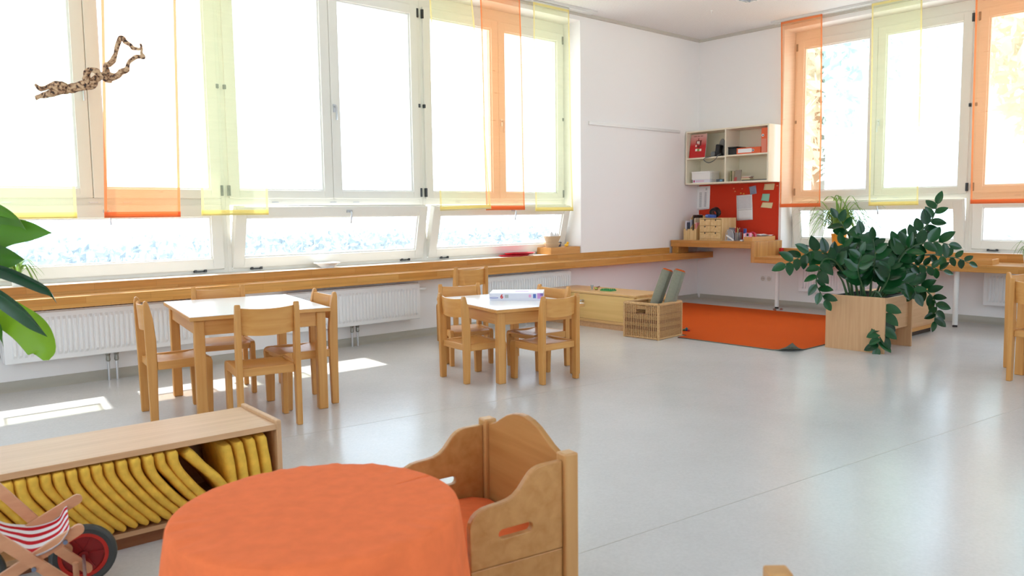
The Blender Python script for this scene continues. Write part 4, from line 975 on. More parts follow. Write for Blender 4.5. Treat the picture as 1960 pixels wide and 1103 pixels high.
obj('core', MB().lathe([(.031, -.03), (.0345, -.03), (.0345, .03), (.031, .03), (.031, -.03)], 24, close=True).xf(R), mat('card_core', (120, 90, 80), .8), t, smooth=True)
# wire rack with cards
x = 8.27; ya, yb = yd(1403, x), yd(1387.5, x)
t = thing('letter_rack', 'small wire letter rack beside the drawer chest', 'rack', (x+.05, (ya+yb)/2, ZD))
wr_ = MB().box(x, x+.1, ya, yb, ZD, ZD+.004)
for k in range(3):
    xx = x+.012+k*.036; wr_.tube(bez([(xx, yb, ZD+.004), (xx+.004, yb-.01, ZD+.10), (xx+.006, (ya+yb)/2, ZD+.13), (xx+.004, ya+.01, ZD+.10), (xx, ya, ZD+.004)], 6), .003, 6)
obj('wires', wr_, M_STEEL, t, smooth=True)
obj('slant_card', MB().obox((x-.006, (ya+yb)/2-.02, ZD+.036), (.0015, 0, 0), (0, .05, .03), (0, -.004, .008)), M_PAPER, t)
for k, c in enumerate(((150, 150, 158), (120, 110, 116))):
    xx = x+.03+k*.036; f = thing('postcard', ('pale grey card standing at the front of the wire letter rack', 'dark grey card standing at the back of the wire letter rack')[k], 'card', (xx, (ya+yb)/2, ZD+.0042))
    obj('card', box(xx-.002, xx+.002, ya+.015, yb-.015, ZD+.0042, ZD+.135+.02*k), mat('postcard_%d' % k, c, .5), f); obj('border', box(xx-.0026, xx-.0021, ya+.022, yb-.022, ZD+.02, ZD+.12), mat('postcard_in_%d' % k, [v+16 for v in c], .5), f)
# pencil jar with pens and scissors
x = 8.33; q = Vector((x, yd(1411.5, x), ZD)); rj = .034
t = thing('pencil_jar', 'clear jar of pencils on the raised desk', 'jar', q)
obj('jar', MB().lathe([(0, 0), (rj, 0), (rj, .095), (rj-.003, .095), (rj-.003, .004), (0, .004)], 20, q), mat('jar_glass', (216, 222, 226), .05, trans=.85), t, smooth=True)
pens = ((.018, .012, .16, (196, 150, 60), 'ochre'), (-.02, .01, .17, (176, 40, 44), 'red'), (0, -.02, .155, (60, 62, 66), 'black'), (.01, .024, .165, (150, 86, 60), 'brown'), (-.012, -.014, .15, (206, 176, 130), 'natural wood'))
for k, (dx, dy, hh, c, nm) in enumerate(pens):
    a = q+Vector((dx*.45, dy*.45, .005)); b = q+Vector((dx*1.35, dy*1.4, hh))
    p = thing('pencil', '%s pencil standing in the clear jar' % nm, 'pencil', a)
    obj('shaft', MB().tube([a, a+(b-a)*.9], .0042, 6), mat('pencil_%d' % k, c, .4), p); obj('tip', MB().tube([a+(b-a)*.9, b], [.0042, .0008], 6), M_PINE, p)
t = thing('scissors', 'scissors with dark red handles beside the pencil jar', 'scissors', (8.43, yd(1418, 8.43), ZD)); s0_ = Vector(t.location)
for sgn in (-1, 1):
    obj('blade', MB().bar(s0_+Vector((0, .002*sgn, 0)), s0_+Vector((.004, .012*sgn, .10)), .012, .0025, (1, 0, 0)), M_STEEL, t)
    obj('handle', MB().tube([s0_+Vector((.004, .012*sgn, .10)) + Vector((0, sgn*(.014-.014*math.cos(a)), .026+ -.026*math.cos(a)*1 if False else .028-.028*math.cos(a))) if False else s0_+Vector((.004, .020*sgn+.013*math.sin(a), .128-.026*math.cos(a))) for a in [i*math.pi/8 for i in range(17)]], .0045, 6), mat('scissor_red', (130, 26, 34), .4), t, smooth=True)
# small bits lying in front
t = tag(obj('sharpener', MB().box(8.20, 8.225, yd(1419, 8.2)-.012, yd(1419, 8.2)+.018, ZD, ZD+.018).tube([(8.205, yd(1419, 8.2)-.012, ZD+.009), (8.22, yd(1419, 8.2)-.03, ZD+.009)], .008, 8), M_STEEL, bevel=.002), 'small metal sharpener at the front edge of the raised desk', 'sharpener')
# wooden letter tray with paper, glue and markers
x = 8.20; ya, yb = 5.035, yd(1424, x); xb = 8.70
t = thing('wooden_tray', 'pale wooden tray filled with paper on the raised desk', 'tray', (8.45, (ya+yb)/2, ZD))
obj('front', box(x, x+.012, ya, yb, ZD, ZD+.052), M_BEECH_Y, t); obj('back', box(xb-.012, xb, ya, yb, ZD, ZD+.052), M_BEECH_Y, t)
obj('side', box(x+.0125, xb-.0125, ya, ya+.012, ZD, ZD+.052), M_BEECH_X, t); obj('side', box(x+.0125, xb-.0125, yb-.012, yb, ZD, ZD+.052), M_BEECH_X, t); obj('bottom', box(x+.0125, xb-.0125, ya+.0125, yb-.0125, ZD, ZD+.008), M_BEECH_X, t)
tr_z = ZD+.0082
st = tag(obj('paper_stack', MB().box(8.40, 8.68, ya+.0135, ya+.16, tr_z, ZD+.050).grid([[(8.39+.30*i/10, ya+.005+.165*j/6, ZD+.054+.010*math.sin(i*.6+.8*j)*(i < 9)+.003*j*0+.012) for j in range(7)] for i in range(11)]), M_PAPER), 'stack of white paper with a curled top sheet in the tray', 'paper')
def glue(label, px, x, hh, body, cap, r=.017):
    q = Vector((x, yd(px, x), tr_z)); t = thing('glue_stick', label, 'glue stick', q)
    obj('tube', MB().lathe([(0, 0), (r, 0), (r, hh*.6), (0, hh*.6)], 16, q), mat('gs_%d' % body[0], body, .35), t, smooth=True); obj('cap', MB().lathe([(r*1.02, hh*.6), (r*1.02, hh), (r*.8, hh+.003), (0, hh+.003)], 16, q), mat('gsc_%d' % cap[2], cap, .35), t, smooth=True)
glue('white and pink glue stick with a blue cap', 1426, 8.30, .135, (236, 220, 226), (34, 52, 130), .019)
t = thing('marker_box', 'pink and white marker box in the wooden tray', 'box', (8.26, yd(1433, 8.26), tr_z)); q = Vector(t.location)
obj('carton', box(q.x-.02, q.x+.02, q.y-.032, q.y+.032, tr_z, tr_z+.088), mat('pink_card', (232, 150, 178), .5), t, bevel=.001); obj('dark_window', box(q.x-.021, q.x-.02, q.y-.012, q.y+.014, tr_z+.05, tr_z+.082), M_BLACK, t); obj('white_window', box(q.x-.0214, q.x-.0212, q.y-.012, q.y+.014, tr_z+.038, tr_z+.05), M_WHITE, t)
t = thing('tape_roll', 'crimson tape roll standing in the wooden tray', 'tape', (8.345, yd(1440, 8.345), tr_z)); q = Vector(t.location)
R = Matrix.Translation(q+Vector((0, 0, .05))) @ Matrix.Rotation(math.pi/2, 4, 'Y')
obj('roll', MB().lathe([(.03, -.02), (.05, -.02), (.05, .02), (.03, .02), (.03, -.02)], 24, close=True).xf(R), mat('crimson_tape', (190, 30, 56), .35), t, smooth=True); obj('core', MB().lathe([(.026, -.02), (.0295, -.02), (.0295, .02), (.026, .02), (.026, -.02)], 20, close=True).xf(R), M_PINE, t, smooth=True)
# red candle glass on the lower desk
q = Vector((8.655, 4.925, .6142)); t = thing('candle_glass', 'red candle glass against the wall at the end of the raised desk', 'candle', q)
obj('glass', MB().lathe([(0, 0), (.024, 0), (.026, .085), (.023, .085), (.021, .006), (0, .006)], 20, q), mat('red_glass', (190, 20, 24), .15), t, smooth=True); obj('wax', MB().lathe([(0, .0065), (.0205, .0065), (.0215, .06), (0, .06)], 20, q), M_RED, t)

# ================================================================== THINGS ON THE LOWER DESK AND SILLS
def open_tray(label, c, ang, L, W, H, m=M_BEECH_X):
    t = thing('wooden_tray', label, 'tray', c, ang)
    obj('side', box(-L/2, L/2, -W/2, -W/2+.012, 0, H), m, t, local=True, bevel=.001); obj('side', box(-L/2, L/2, W/2-.012, W/2, 0, H), m, t, local=True, bevel=.001)
    obj('end', box(-L/2, -L/2+.012, -W/2+.0125, W/2-.0125, 0, H), M_BEECH_Y, t, local=True); obj('end', box(L/2-.012, L/2, -W/2+.0125, W/2-.0125, 0, H), M_BEECH_Y, t, local=True)
    obj('bottom', box(-L/2+.0125, L/2-.0125, -W/2+.0125, W/2-.0125, 0, .006), M_VENEER, t, local=True)
    return t
tc_ = Vector((8.30, onx(1868, 500, 8.30).y, .6142))
open_tray('open wooden tray lying on the desk under the orange curtain', tc_, math.radians(-84), .33, .27, .05)
q = Vector((8.80, onx(1768, 480, 8.80).y, .6942)); t = thing('wooden_box', 'small wooden box on the sill behind the potted plant', 'box', q)
obj('body', box(q.x-.045, q.x+.045, q.y-.16, q.y+.16, q.z, q.z+.05), M_BEECH_Y, t, bevel=.002); obj('lid', box(q.x-.048, q.x+.048, q.y-.163, q.y+.163, q.z+.05, q.z+.058), M_BEECH_Y, t, bevel=.002)
tag(obj('black_clip', MB().box(8.78, 8.80, onx(1806, 480, 8.79).y-.03, onx(1806, 480, 8.79).y+.03, .6942, .71).tube([(8.79, onx(1806, 480, 8.79).y, .71), (8.79, onx(1806, 480, 8.79).y+.02, .725)], .005, 6), M_BLACK), 'small black clip on the sill beside the wooden box', 'clip')
# left sill: plate, red tray, wooden box with baskets
q = Vector((onz(637, 509, .694).x, onz(637, 509, .694).y, .6962)); q = Vector((3.41, 6.27, .6942))
tag(obj('plate', MB().lathe([(0, .004), (.05, .004), (.052, 0), (.056, .0), (.06, .008), (.10, .036), (.115, .040), (.116, .046), (.10, .043), (.058, .016), (0, .013)], 40, q), mat('white_porcelain', (246, 246, 246), .2), smooth=True), 'white porcelain bowl plate on the window sill', 'plate')
for k, (xx, yy, dz, lab) in enumerate(((5.62, 6.285, .0, 'round red plastic tray lying lowest on the window sill'), (5.70, 6.285, .0172, 'round red plastic tray stacked on another red tray'))):
    q = Vector((xx, yy, .6942+dz))
    tag(obj('round_tray', MB().lathe([(0, 0), (.17, 0), (.195, .012), (.2, .017), (.196, .017), (.17, .004), (0, .004)], 48, q).xf(Matrix.Translation(q) @ Matrix.Diagonal((1.0, .55, 1, 1)) @ Matrix.Translation(-q)), mat('red_tray', (196, 36, 54), .3), smooth=True), lab, 'tray')
q = Vector((6.285, 6.29, .6942)); t = thing('wooden_box', 'shallow beech box on the sill in the window corner', 'box', q)
obj('front', box(6.06, 6.515, 6.175, 6.187, q.z, q.z+.075), M_BEECH_X, t, bevel=.001); obj('back', box(6.06, 6.515, 6.388, 6.40, q.z, q.z+.075), M_BEECH_X, t)
obj('side', box(6.06, 6.072, 6.1875, 6.3875, q.z, q.z+.075), M_BEECH_Y, t); obj('side', box(6.503, 6.515, 6.1875, 6.3875, q.z, q.z+.075), M_BEECH_Y, t); obj('lid', box(6.0725, 6.5025, 6.1875, 6.3875, q.z+.055, q.z+.0725), M_VENEER, t)
zbx = q.z+.0727
def bread_basket(label, c, a, b, h, napkin):
    t = thing('bread_basket', label, 'basket', c); mb = MB()
    for i in range(9):
        f = i/8; mb.tube([Vector(c)+Vector((a*(.72+.28*f)*math.cos(k), b*(.72+.28*f)*math.sin(k), .004+h*f)) for k in [j*math.pi/16 for j in range(33)]], .0045, 5, False)
    for j in range(28):
        k = j*math.pi/14; mb.tube([Vector(c)+Vector((a*.72*math.cos(k), b*.72*math.sin(k), .004)), Vector(c)+Vector((a*math.cos(k), b*math.sin(k), .004+h))], .0032, 5, False)
    obj('weave', mb, mat('pale_wicker', (206, 180, 146), .7), t)['kind'] = 'stuff'
    obj('floor_weave', MB().lathe([(0, .002), (1, .002), (1, .006), (0, .006)], 24).xf(Matrix.Translation(c) @ Matrix.Diagonal((a*.72, b*.72, 1, 1))), mat('pale_wicker', (206, 180, 146), .7), t)
    return t
bread_basket('pale wicker basket on the beech box, under the one with napkins', (6.19, 6.29, zbx), .10, .075, .04, False)
bread_basket('pale wicker basket heaped with white napkins', (6.19, 6.29, zbx+.046), .105, .075, .07, True)
rn = random.Random(5)
for k in range(2):
    c = Vector((6.165+.05*k, 6.285+.01*(k % 2), zbx+.05+.03)); mb = MB(); N = 6; rows = []
    for i in range(N+1):
        rows.append([c+Vector((-.045+.09*i/N, -.04+.08*j/N, .055+.022*math.sin(i*1.3+k*2)+.02*math.cos(j*1.1+k) - .01*k)) for j in range(N+1)])
    rows2 = [[p-Vector((0, 0, .055)) for p in r] for r in rows]
    top = MB().grid(rows).grid(rows2)
    for edge in ([r[0] for r in rows], [r[-1] for r in rows], rows[0], rows[-1]):
        top.grid([edge, [p-Vector((0, 0, .055)) for p in edge]])
    tag(obj('napkin', top, M_PAPER, smooth=True), 'crumpled white napkin heaped in the upper wicker basket', 'napkin', 'napkins in the wicker basket')
q = Vector((6.385, 6.26, zbx)); t = thing('toy_duck', 'little yellow toy duck on the beech box', 'toy', q); MY = mat('duck_yellow', (240, 186, 40), .4)
def ball(c, r, s=(1, 1, 1), n=10): 
    return MB().lathe([(r*math.sin(math.pi*i/n) if 0 < i < n else 0, -r*math.cos(math.pi*i/n)) for i in range(n+1)], 14).xf(Matrix.Translation(c) @ Matrix.Diagonal((s[0], s[1], s[2], 1)))
obj('body', ball(q+Vector((0, 0, .018)), .022, (1.25, .9, .82)), MY, t, smooth=True); obj('head', ball(q+Vector((.014, -.004, .042)), .014), MY, t, smooth=True); obj('beak', MB().tube([q+Vector((.026, -.006, .041)), q+Vector((.036, -.008, .040))], [.005, .002], 8), mat('beak_orange', (226, 110, 30), .4), t)
q = Vector((6.335, 6.33, zbx)); t = thing('lidded_pot', 'dark blue lidded pot on the beech box behind the toy duck', 'pot', q)
obj('pot', MB().lathe([(0, 0), (.022, 0), (.025, .04), (0, .04)], 18, q), mat('navy_pot', (44, 52, 84), .4), t, smooth=True); obj('lid', MB().lathe([(.03, .04), (.03, .052), (.02, .056), (0, .056)], 18, q), M_BLACK, t, smooth=True)

# ================================================================== FOREGROUND: CUSHION SHELF
SA = math.radians(-2.5); SO = Vector((1.336, 2.862, 0)); SHH = .348; SL, SDp = 1.46, .375
ss = thing('low_shelf', 'long low beech veneer shelf packed with yellow cushions', 'shelf', SO, SA)
obj('side_panel', box(-.020, 0, 0, SDp, 0, SHH+.014), M_VENEER_Z, ss, local=True, bevel=.004)
obj('side_panel', box(-SL, -SL+.02, 0, SDp, 0, SHH+.014), M_VENEER_Z, ss, local=True, bevel=.004)
obj('top_board', box(-SL+.0205, -.0205, .002, SDp-.002, SHH-.022, SHH), M_VENEER, ss, local=True, bevel=.001)
obj('bottom_board', box(-SL+.0205, -.0205, .004, SDp-.002, .045, .062), M_VENEER, ss, local=True)
obj('plinth', box(-SL+.0205, -.0205, .022, .038, 0, .0445), wood('dark_veneer', (128, 78, 48), (146, 94, 60), 0, .5), ss, local=True)
obj('back_panel', box(-SL+.0205, -.0205, SDp-.008, SDp-.0025, .0625, SHH-.0225), M_VENEER, ss, local=True)
SM = Matrix.Translation(SO) @ Matrix.Rotation(SA, 4, 'Z'); SMI = SM.inverted()
def cushion(label, path, y0, depth=.30, th=.041, seed=0):
    """soft square pad: path is its bent side profile (local x, z), swept as a pillow-shaped section"""
    P = bez([Vector((x, 0, z)) for x, z in path], 5); n = len(P); NS = 20; rows = []
    for i, p in enumerate(P):
        d = (P[min(i+1, n-1)]-P[max(i-1, 0)]).normalized(); nv = Vector((-d.z, 0, d.x))
        f = i/(n-1); e = min(f, 1-f); s = min(1.0, .72+e*5.0); sy = min(1.0, .93+e*1.2)
        r = []
        for k in range(NS):
            a = 2*math.pi*k/NS; ca, sa_ = math.cos(a), math.sin(a)
            yy = math.copysign(abs(ca)**.28, ca)*depth/2*sy; tt = math.copysign(abs(sa_)**.75, sa_)*th/2*s
            tt *= (1.0 if th > .042 else 1.0-.14*min(1, f*2.2)); tt *= 1+.10*noise.noise((p.x*14+seed, yy*12, p.z*14))
            r.append(p + nv*tt + Vector((0, y0+depth/2+yy + .003*noise.noise((seed*3.1, p.z*20, 0)), 0)))
        rows.append(r+[r[0]])
    mb = MB().grid(rows); m_ = NS+1
    mb.f += [tuple(range(NS))[::-1], tuple((n-1)*m_+k for k in range(NS))]
    org = SM @ Vector((sum(p.x for p in P)/n, y0+depth/2, min(p.z for p in P)))
    mb.xf(SM)
    o = obj('seat_cushion', mb, M_YELLOW_CLOTH, smooth=True)
    return tag(o, label, 'cushion', 'yellow cushions in the low shelf')
def shx(zx, zy): q = SMI @ ony(zx/3.216, 760+zy/3.216, 2.875); return q.x
zxs = [-190, -110, -35, 45, 125, 205, 285, 365, 445, 525, 600, 675, 755, 835, 915, 990, 1065]
for i, zx in enumerate(zxs):
    xt = shx(zx, 492-.176*zx); k = random.Random(i).uniform(-.006, .006)
    cushion('yellow cushion leaning in the packed row of the low shelf' if i < len(zxs)-1 else 'yellow cushion leaning directly under the slantwise one', [(xt, .318), (xt+.004, .275), (xt+.030+k, .225), (xt+.088+k, .145), (xt+.150, .075+k*.3)], -.012+k, seed=i)
xt = shx(1150, 300)
cushion('yellow cushion lying slantwise on top of the leaning row', [(xt, .306), (xt+.05, .245), (xt+.11, .175), (xt+.165, .085)], -.018, seed=31)
labs = ('yellow cushion upright in the low shelf, first beside the dark gap', 'yellow cushion upright in the low shelf, second from the dark gap', 'yellow cushion upright in the low shelf, third from the dark gap', 'yellow cushion upright in the low shelf, against its end panel')
for k in range(4):
    x1 = -.047 - .046*(3-k)
    cushion(labs[k], [(x1-.026, .310-.004*(3-k)), (x1-.016, .24), (x1-.006, .15), (x1, .0820)], .004, seed=40+k, th=.043)

# ------------------------------------------------------------------ toy pushchair
FAR0 = onz(146, 952, .29); NEAR0 = onz(150, 1016, .29)
wd = (NEAR0-FAR0); wd.z = 0; Wd = wd.length; wd.normalize(); nW = Vector((wd.x, wd.y, 0))
def sf(px, py): return onpl(px, py, FAR0, nW)
def sn_(px, py): return onpl(px, py, NEAR0, nW)
M_STW = wood('pushchair_beech', (196, 138, 100), (212, 156, 116), 0, .45)
WC = sf(160, 1066); WR = max(.085, WC.z) if WC.z > .05 else .09
WC.z = WR
pc = thing('toy_pushchair', 'wooden toy pushchair with a red and white striped seat', 'toy pushchair', (FAR0+NEAR0)/2 * 1 - Vector((0, 0, .29)))
def slat(p, q, name='frame_bar', w=.030, t=.012):
    d = (q-p).normalized(); sd_ = wd; up_ = sd_.cross(d).normalized(); h = w/2
    pts = [p+up_*h]; 
    for k in range(1, 6): a = math.pi*k/6; pts.append(p + up_*h*math.cos(a) - d*h*math.sin(a))
    pts.append(p-up_*h); pts.append(q-up_*h)
    for k in range(1, 6): a = math.pi*k/6; pts.append(q - up_*h*math.cos(a) + d*h*math.sin(a))
    pts.append(q+up_*h)
    return obj(name, MB().prism([v - sd_*t/2 for v in pts], sd_*t), M_STW, pc)
def ground_ext(p, q, z=.05):   # extend p->q until height z
    d = q-p; return p + d*((p.z-z)/(p.z-q.z))
f1, f2 = sf(-40, 905), sf(68, 999); n1, n2 = sn_(-60, 998), sn_(108, 1103)
fb = slat(f1, ground_ext(f1, f2, .13)); nb = slat(n1, ground_ext(n1, n2, .13))
fd1, fd2 = sf(147, 953), sf(75, 998); nd1, nd2 = sn_(150, 1017), sn_(66, 1072)
g1 = ground_ext(fd1, fd2, .10); g2 = ground_ext(nd1, nd2, .10)
off = wd*.014
slat(fd1+off, g1+off); slat(nd1-off, g2-off)
bolt = mat('bolt_steel', (120, 130, 150), .3, metal=.8)
for px, py in ((65, 1088), (125, 1036)):
    c = sn_(px, py) + wd*.009; obj('bolt', MB().tube([c-wd*.004, c+wd*.004], .006, 10), bolt, pc)
# axle arms and wheels
WN = WC + wd*(Wd+.14); WF = WC - wd*.02
arm0 = sf(112, 1046); slat(arm0+off*2, sf(167, 1082)+off*2, 'axle_arm', .028)
slat(arm0+wd*(Wd-.02), sf(167, 1082)+wd*(Wd-.02), 'axle_arm', .028)
a_ = sf(144, 1066)+wd*.05
obj('dowel', MB().tube([a_, Vector((a_.x, a_.y, .03))], .0085, 12), M_STW, pc, smooth=True)
obj('axle', MB().tube([WF, WN], .005, 10), M_STEEL, pc, smooth=True)
def wheel(c, name='wheel'):
    R = Matrix.Translation(c) @ wd.to_track_quat('Z', 'Y').to_matrix().to_4x4()
    o = obj(name, MB().lathe([(WR*.74, -.014), (WR*.88, -.017), (WR*.97, -.012), (WR, 0), (WR*.97, .012), (WR*.88, .017), (WR*.74, .014), (WR*.74, -.014)], 40, close=True).xf(R), mat('grey_tyre', (66, 70, 68), .6), pc, smooth=True)
    rim = MB().lathe([(WR*.62, -.011), (WR*.735, -.013), (WR*.735, .013), (WR*.62, .011), (WR*.62, -.011)], 40, close=True)
    obj('rim', rim.xf(R), mat('red_rim', (196, 40, 26), .35), o, smooth=True)
    hub = MB().lathe([(0, -.004), (WR*.61, -.004), (WR*.61, .004), (0, .004)], 32)
    for k in range(6):
        a = k*math.pi/3; hub.obox((WR*.38*math.cos(a), WR*.38*math.sin(a), 0), (WR*.22*math.cos(a), WR*.22*math.sin(a), 0), (-.006*math.sin(a), .006*math.cos(a), 0), (0, 0, .008))
    hub.lathe([(0, -.014), (.014, -.014), (.014, .014), (0, .014)], 16)
    obj('spokes', hub.xf(R), mat('dark_red_hub', (140, 22, 22), .4), o)
ld = (fd2-fd1); ld.z = 0; ld.normalize()
for c in (WF, WN, WF+ld*.30, WN+ld*.30): wheel(c)
obj('axle', MB().tube([WF+ld*.30, WN+ld*.30], .005, 10), M_STEEL, pc, smooth=True)
for k in (0, 1):
    c = (WF+ld*.30, WN+ld*.30)[k]; e = (g1, g2)[k]; slat(c+wd*(.03 if k == 0 else -.03), e+(off if k == 0 else -off), 'axle_arm', .024)
# striped cloth seat, one strip per stripe
stf = [sf(-12, 992), sf(10, 1001), sf(35, 1004), sf(62, 1004), sf(90, 998), sf(112, 988), sf(122, 970), sf(128, 966)]
stn = [sn_(-12, 1040), sn_(8, 1045), sn_(28, 1054), sn_(52, 1066), sn_(80, 1060), sn_(112, 1042), sn_(128, 1022), sn_(133, 1010)]
cf, cn = bez(stf, 5), bez(stn, 5); NST = 9
red_c, white_c = mat('stripe_red', (188, 20, 34), .8, .1), mat('stripe_white', (226, 222, 222), .8, .1)
st_p = obj('seat_cloth', MB().grid([[a + (b-a)*g for g in (0, .5, 1)] for a, b in [(x + Vector((0, 0, -.003)), y + Vector((0, 0, -.003))) for x, y in zip(cf, cn)]]), white_c, pc, smooth=True)
for k in range(NST):
    g0, g1_ = k/NST, (k+1)/NST
    obj('stripe', MB().grid([[a+(b-a)*g0, a+(b-a)*g1_] for a, b in zip(cf, cn)]), white_c if k % 2 == 0 else red_c, st_p, smooth=True)

# ------------------------------------------------------------------ round table with cloth
TC = Vector((.818, 1.585, 0)); TR, TZ = .312, .5
t = thing('round_table', 'round wooden table hidden under an orange cloth', 'table', TC)
obj('tabletop', MB().lathe([(0, TZ-.03), (TR-.006, TZ-.03), (TR-.002, TZ-.024), (TR-.002, TZ-.007), (TR-.008, TZ-.004), (0, TZ-.004)], 48, TC), M_BEECH_X, t, smooth=True)
for k in range(4):
    a = math.pi/4+k*math.pi/2; c = TC+Vector((.2*math.cos(a), .2*math.sin(a), 0)); obj('leg', MB().tube([c, c+Vector((0, 0, TZ-.0305))], .022, 12), M_BEECH_Z, t, smooth=True)
rows = []; NA = 144
def cl(r, z, k, amp):
    a = 2*math.pi*k/NA
    w = math.sin(a*9+.6)*.55 + math.sin(a*14+2.1)*.3 + math.sin(a*5+1.0)*.35
    rr = r + amp*w; return TC + Vector((rr*math.cos(a), rr*math.sin(a), z))
for i in range(1, 15):
    r = (TR-.006)*i/14
    rows.append([cl(r, TZ + .0022*(math.sin(2*math.pi*k/NA*23+math.sin(k*.21)*2)+.7*math.sin(2*math.pi*k/NA*41+1.3))*max(0, (i-9)/5.0)**1.5*(.35+.65*math.sin(math.pi*k/NA*3+.4)**2) + .0008*noise.noise((r*22*math.cos(2*math.pi*k/NA), r*22*math.sin(2*math.pi*k/NA), 1)), k, 0) for k in range(NA+1)])
for r, z, am in ((TR+.001, TZ-.003, 0), (TR+.004, TZ-.010, .0005), (TR+.006, TZ-.03, .004), (TR+.010, TZ-.07, .010), (TR+.014, TZ-.12, .016), (TR+.020, TZ-.18, .020), (TR+.027, TZ-.25, .023), (TR+.038, TZ-.33, .025), (TR+.042, TZ-.41, .028)):
    rows.append([cl(r, z + (.012*math.sin(4*2*math.pi*k/NA+.5) if z < TZ-.4 else 0), k, am) for k in range(NA+1)])
mb = MB().grid(rows); mb.add([TC+Vector((0, 0, TZ))], []); ci = len(mb.v)-1
mb.f += [(ci, k, k+1) for k in range(NA)]
tag(obj('tablecloth', mb, M_ORANGE_CLOTH, smooth=True, solid=.0015), 'orange cotton cloth draped over the round table', 'tablecloth')

# ------------------------------------------------------------------ toddler armchair
from mathutils.geometry import tessellate_polygon
def holed(outer, holes, mk, off):
    """panel with slots: 2-D outlines mapped by mk, extruded by off"""
    tris = tessellate_polygon([[Vector((a, b, 0)) for a, b in lp] for lp in [outer]+holes])
    pts = [p for lp in [outer]+holes for p in lp]; n = len(pts); off = Vector(off)
    mb = MB(); mb.add([mk(a, b) for a, b in pts] + [mk(a, b)+off for a, b in pts], [tuple(t_) for t_ in tris] + [tuple(i+n for i in t_[::-1]) for t_ in tris])
    s = 0
    for lp in [outer]+holes:
        L = len(lp); mb.f += [(s+i, s+(i+1) % L, s+(i+1) % L+n, s+i+n) for i in range(L)]; s += L
    return mb
M_ARM = wood('oiled_beech', (176, 122, 66), (196, 144, 86), 0, .35, 7); M_ARM_Z = wood('oiled_beech_upright', (190, 138, 82), (206, 156, 98), 2, .35, 7)
def armchair(label, loc, rz, cushion_mat, cushion_label):
    t = thing('toddler_armchair', label, 'armchair', loc, rz); w_ = .44
    for x in (0, w_):
        obj('post', box(x-.022, x+.022, -.034, .010, 0, .50), M_ARM_Z, t, local=True, bevel=.005)
        obj('front_leg', box(x-.018, x+.018, .245, .285, 0, .139), M_ARM_Z, t, local=True, bevel=.004)
    prof = [(.011, .239), (.296, .239), (.2975, .352), (.294, .366), (.287, .378), (.276, .388), (.258, .396), (.235, .400), (.205, .402), (.182, .4055), (.163, .413), (.147, .426), (.132, .444), (.116, .462), (.103, .472), (.088, .478), (.07, .4805), (.011, .482)]
    slot = [(.121+.010*0 + .0125*math.cos(a), .3205+.0125*math.sin(a)) for a in [math.radians(90+k*18) for k in range(11)]] + [(.200+.0125*math.cos(a), .319+.0125*math.sin(a)) for a in [math.radians(-90+k*18) for k in range(11)]]
    for x in (-.010, w_-.010):
        obj('arm_panel', holed(prof, [slot], lambda a, b, x=x: Vector((x, a, b)), (.020, 0, 0)), M_ARM, t, local=True, smooth=False, bevel=.003)
        obj('lower_rail', box(x+.001, x+.019, .011, .296, .14, .2375), M_ARM, t, local=True, bevel=.003)
    bp = [(.0225, .15), (w_-.0225, .15), (w_-.0225, .488), (.40, .491), (.37, .503), (.34, .520), (.305, .539), (.27, .551), (.235, .557), (.205, .557), (.17, .551), (.135, .539), (.10, .520), (.07, .503), (.04, .491), (.0225, .488)]
    obj('back_panel', MB().prism([(x, -.022, z) for x, z in bp], (0, .020, 0)), M_ARM, t, local=True, bevel=.004)
    obj('seat_board', box(.0125, w_-.0125, .011, .292, .185, .205), M_ARM, t, local=True)
    # loose seat cushion with a flap over the front edge
    rows = []; NU, NV = 16, 16
    path = [(.016, .206), (.013, .235), (.022, .258), (.06, .268), (.12, .270), (.2, .270), (.27, .268), (.300, .262), (.309, .240), (.311, .20), (.312, .15)]
    for j, (y, z) in enumerate(path):
        rows.append([(.016 + (w_-.032)*i/NU, y + .004*math.sin(i*1.7)*(j > 7), z - (.012*(abs(2*i/NU-1)**6)) + .003*noise.noise((i*.5, j*.7, 3))) for i in range(NU+1)])
    cu = obj('seat_cushion', MB().grid(rows), cushion_mat, t, local=True, smooth=True, solid=.004)
    cu['label'] = cushion_label
    obj('cushion_core', box(.02, w_-.02, .022, .29, .2055, .252), cushion_mat, t, local=True, bevel=.012)
    return t
armchair('toddler armchair of oiled beech with an orange cushion, beside the round table', (1.503, 1.489, 0), math.radians(79.74), M_ORANGE_CLOTH, 'orange cotton seat cushion')
MYC = mat('bright_yellow_cotton', (236, 184, 20), .85, .1)
NA0 = onz(1502, 1090, .5)
na = armchair('toddler armchair with a yellow cushion standing alone on the open floor', (NA0.x, NA0.y, 0), math.radians(228.4), MYC, 'bright yellow seat cushion')
obj('side_cushion', MB().box(.012, .085, .03, .27, .274, .478), MYC, na, local=True, bevel=.02, segs=3)

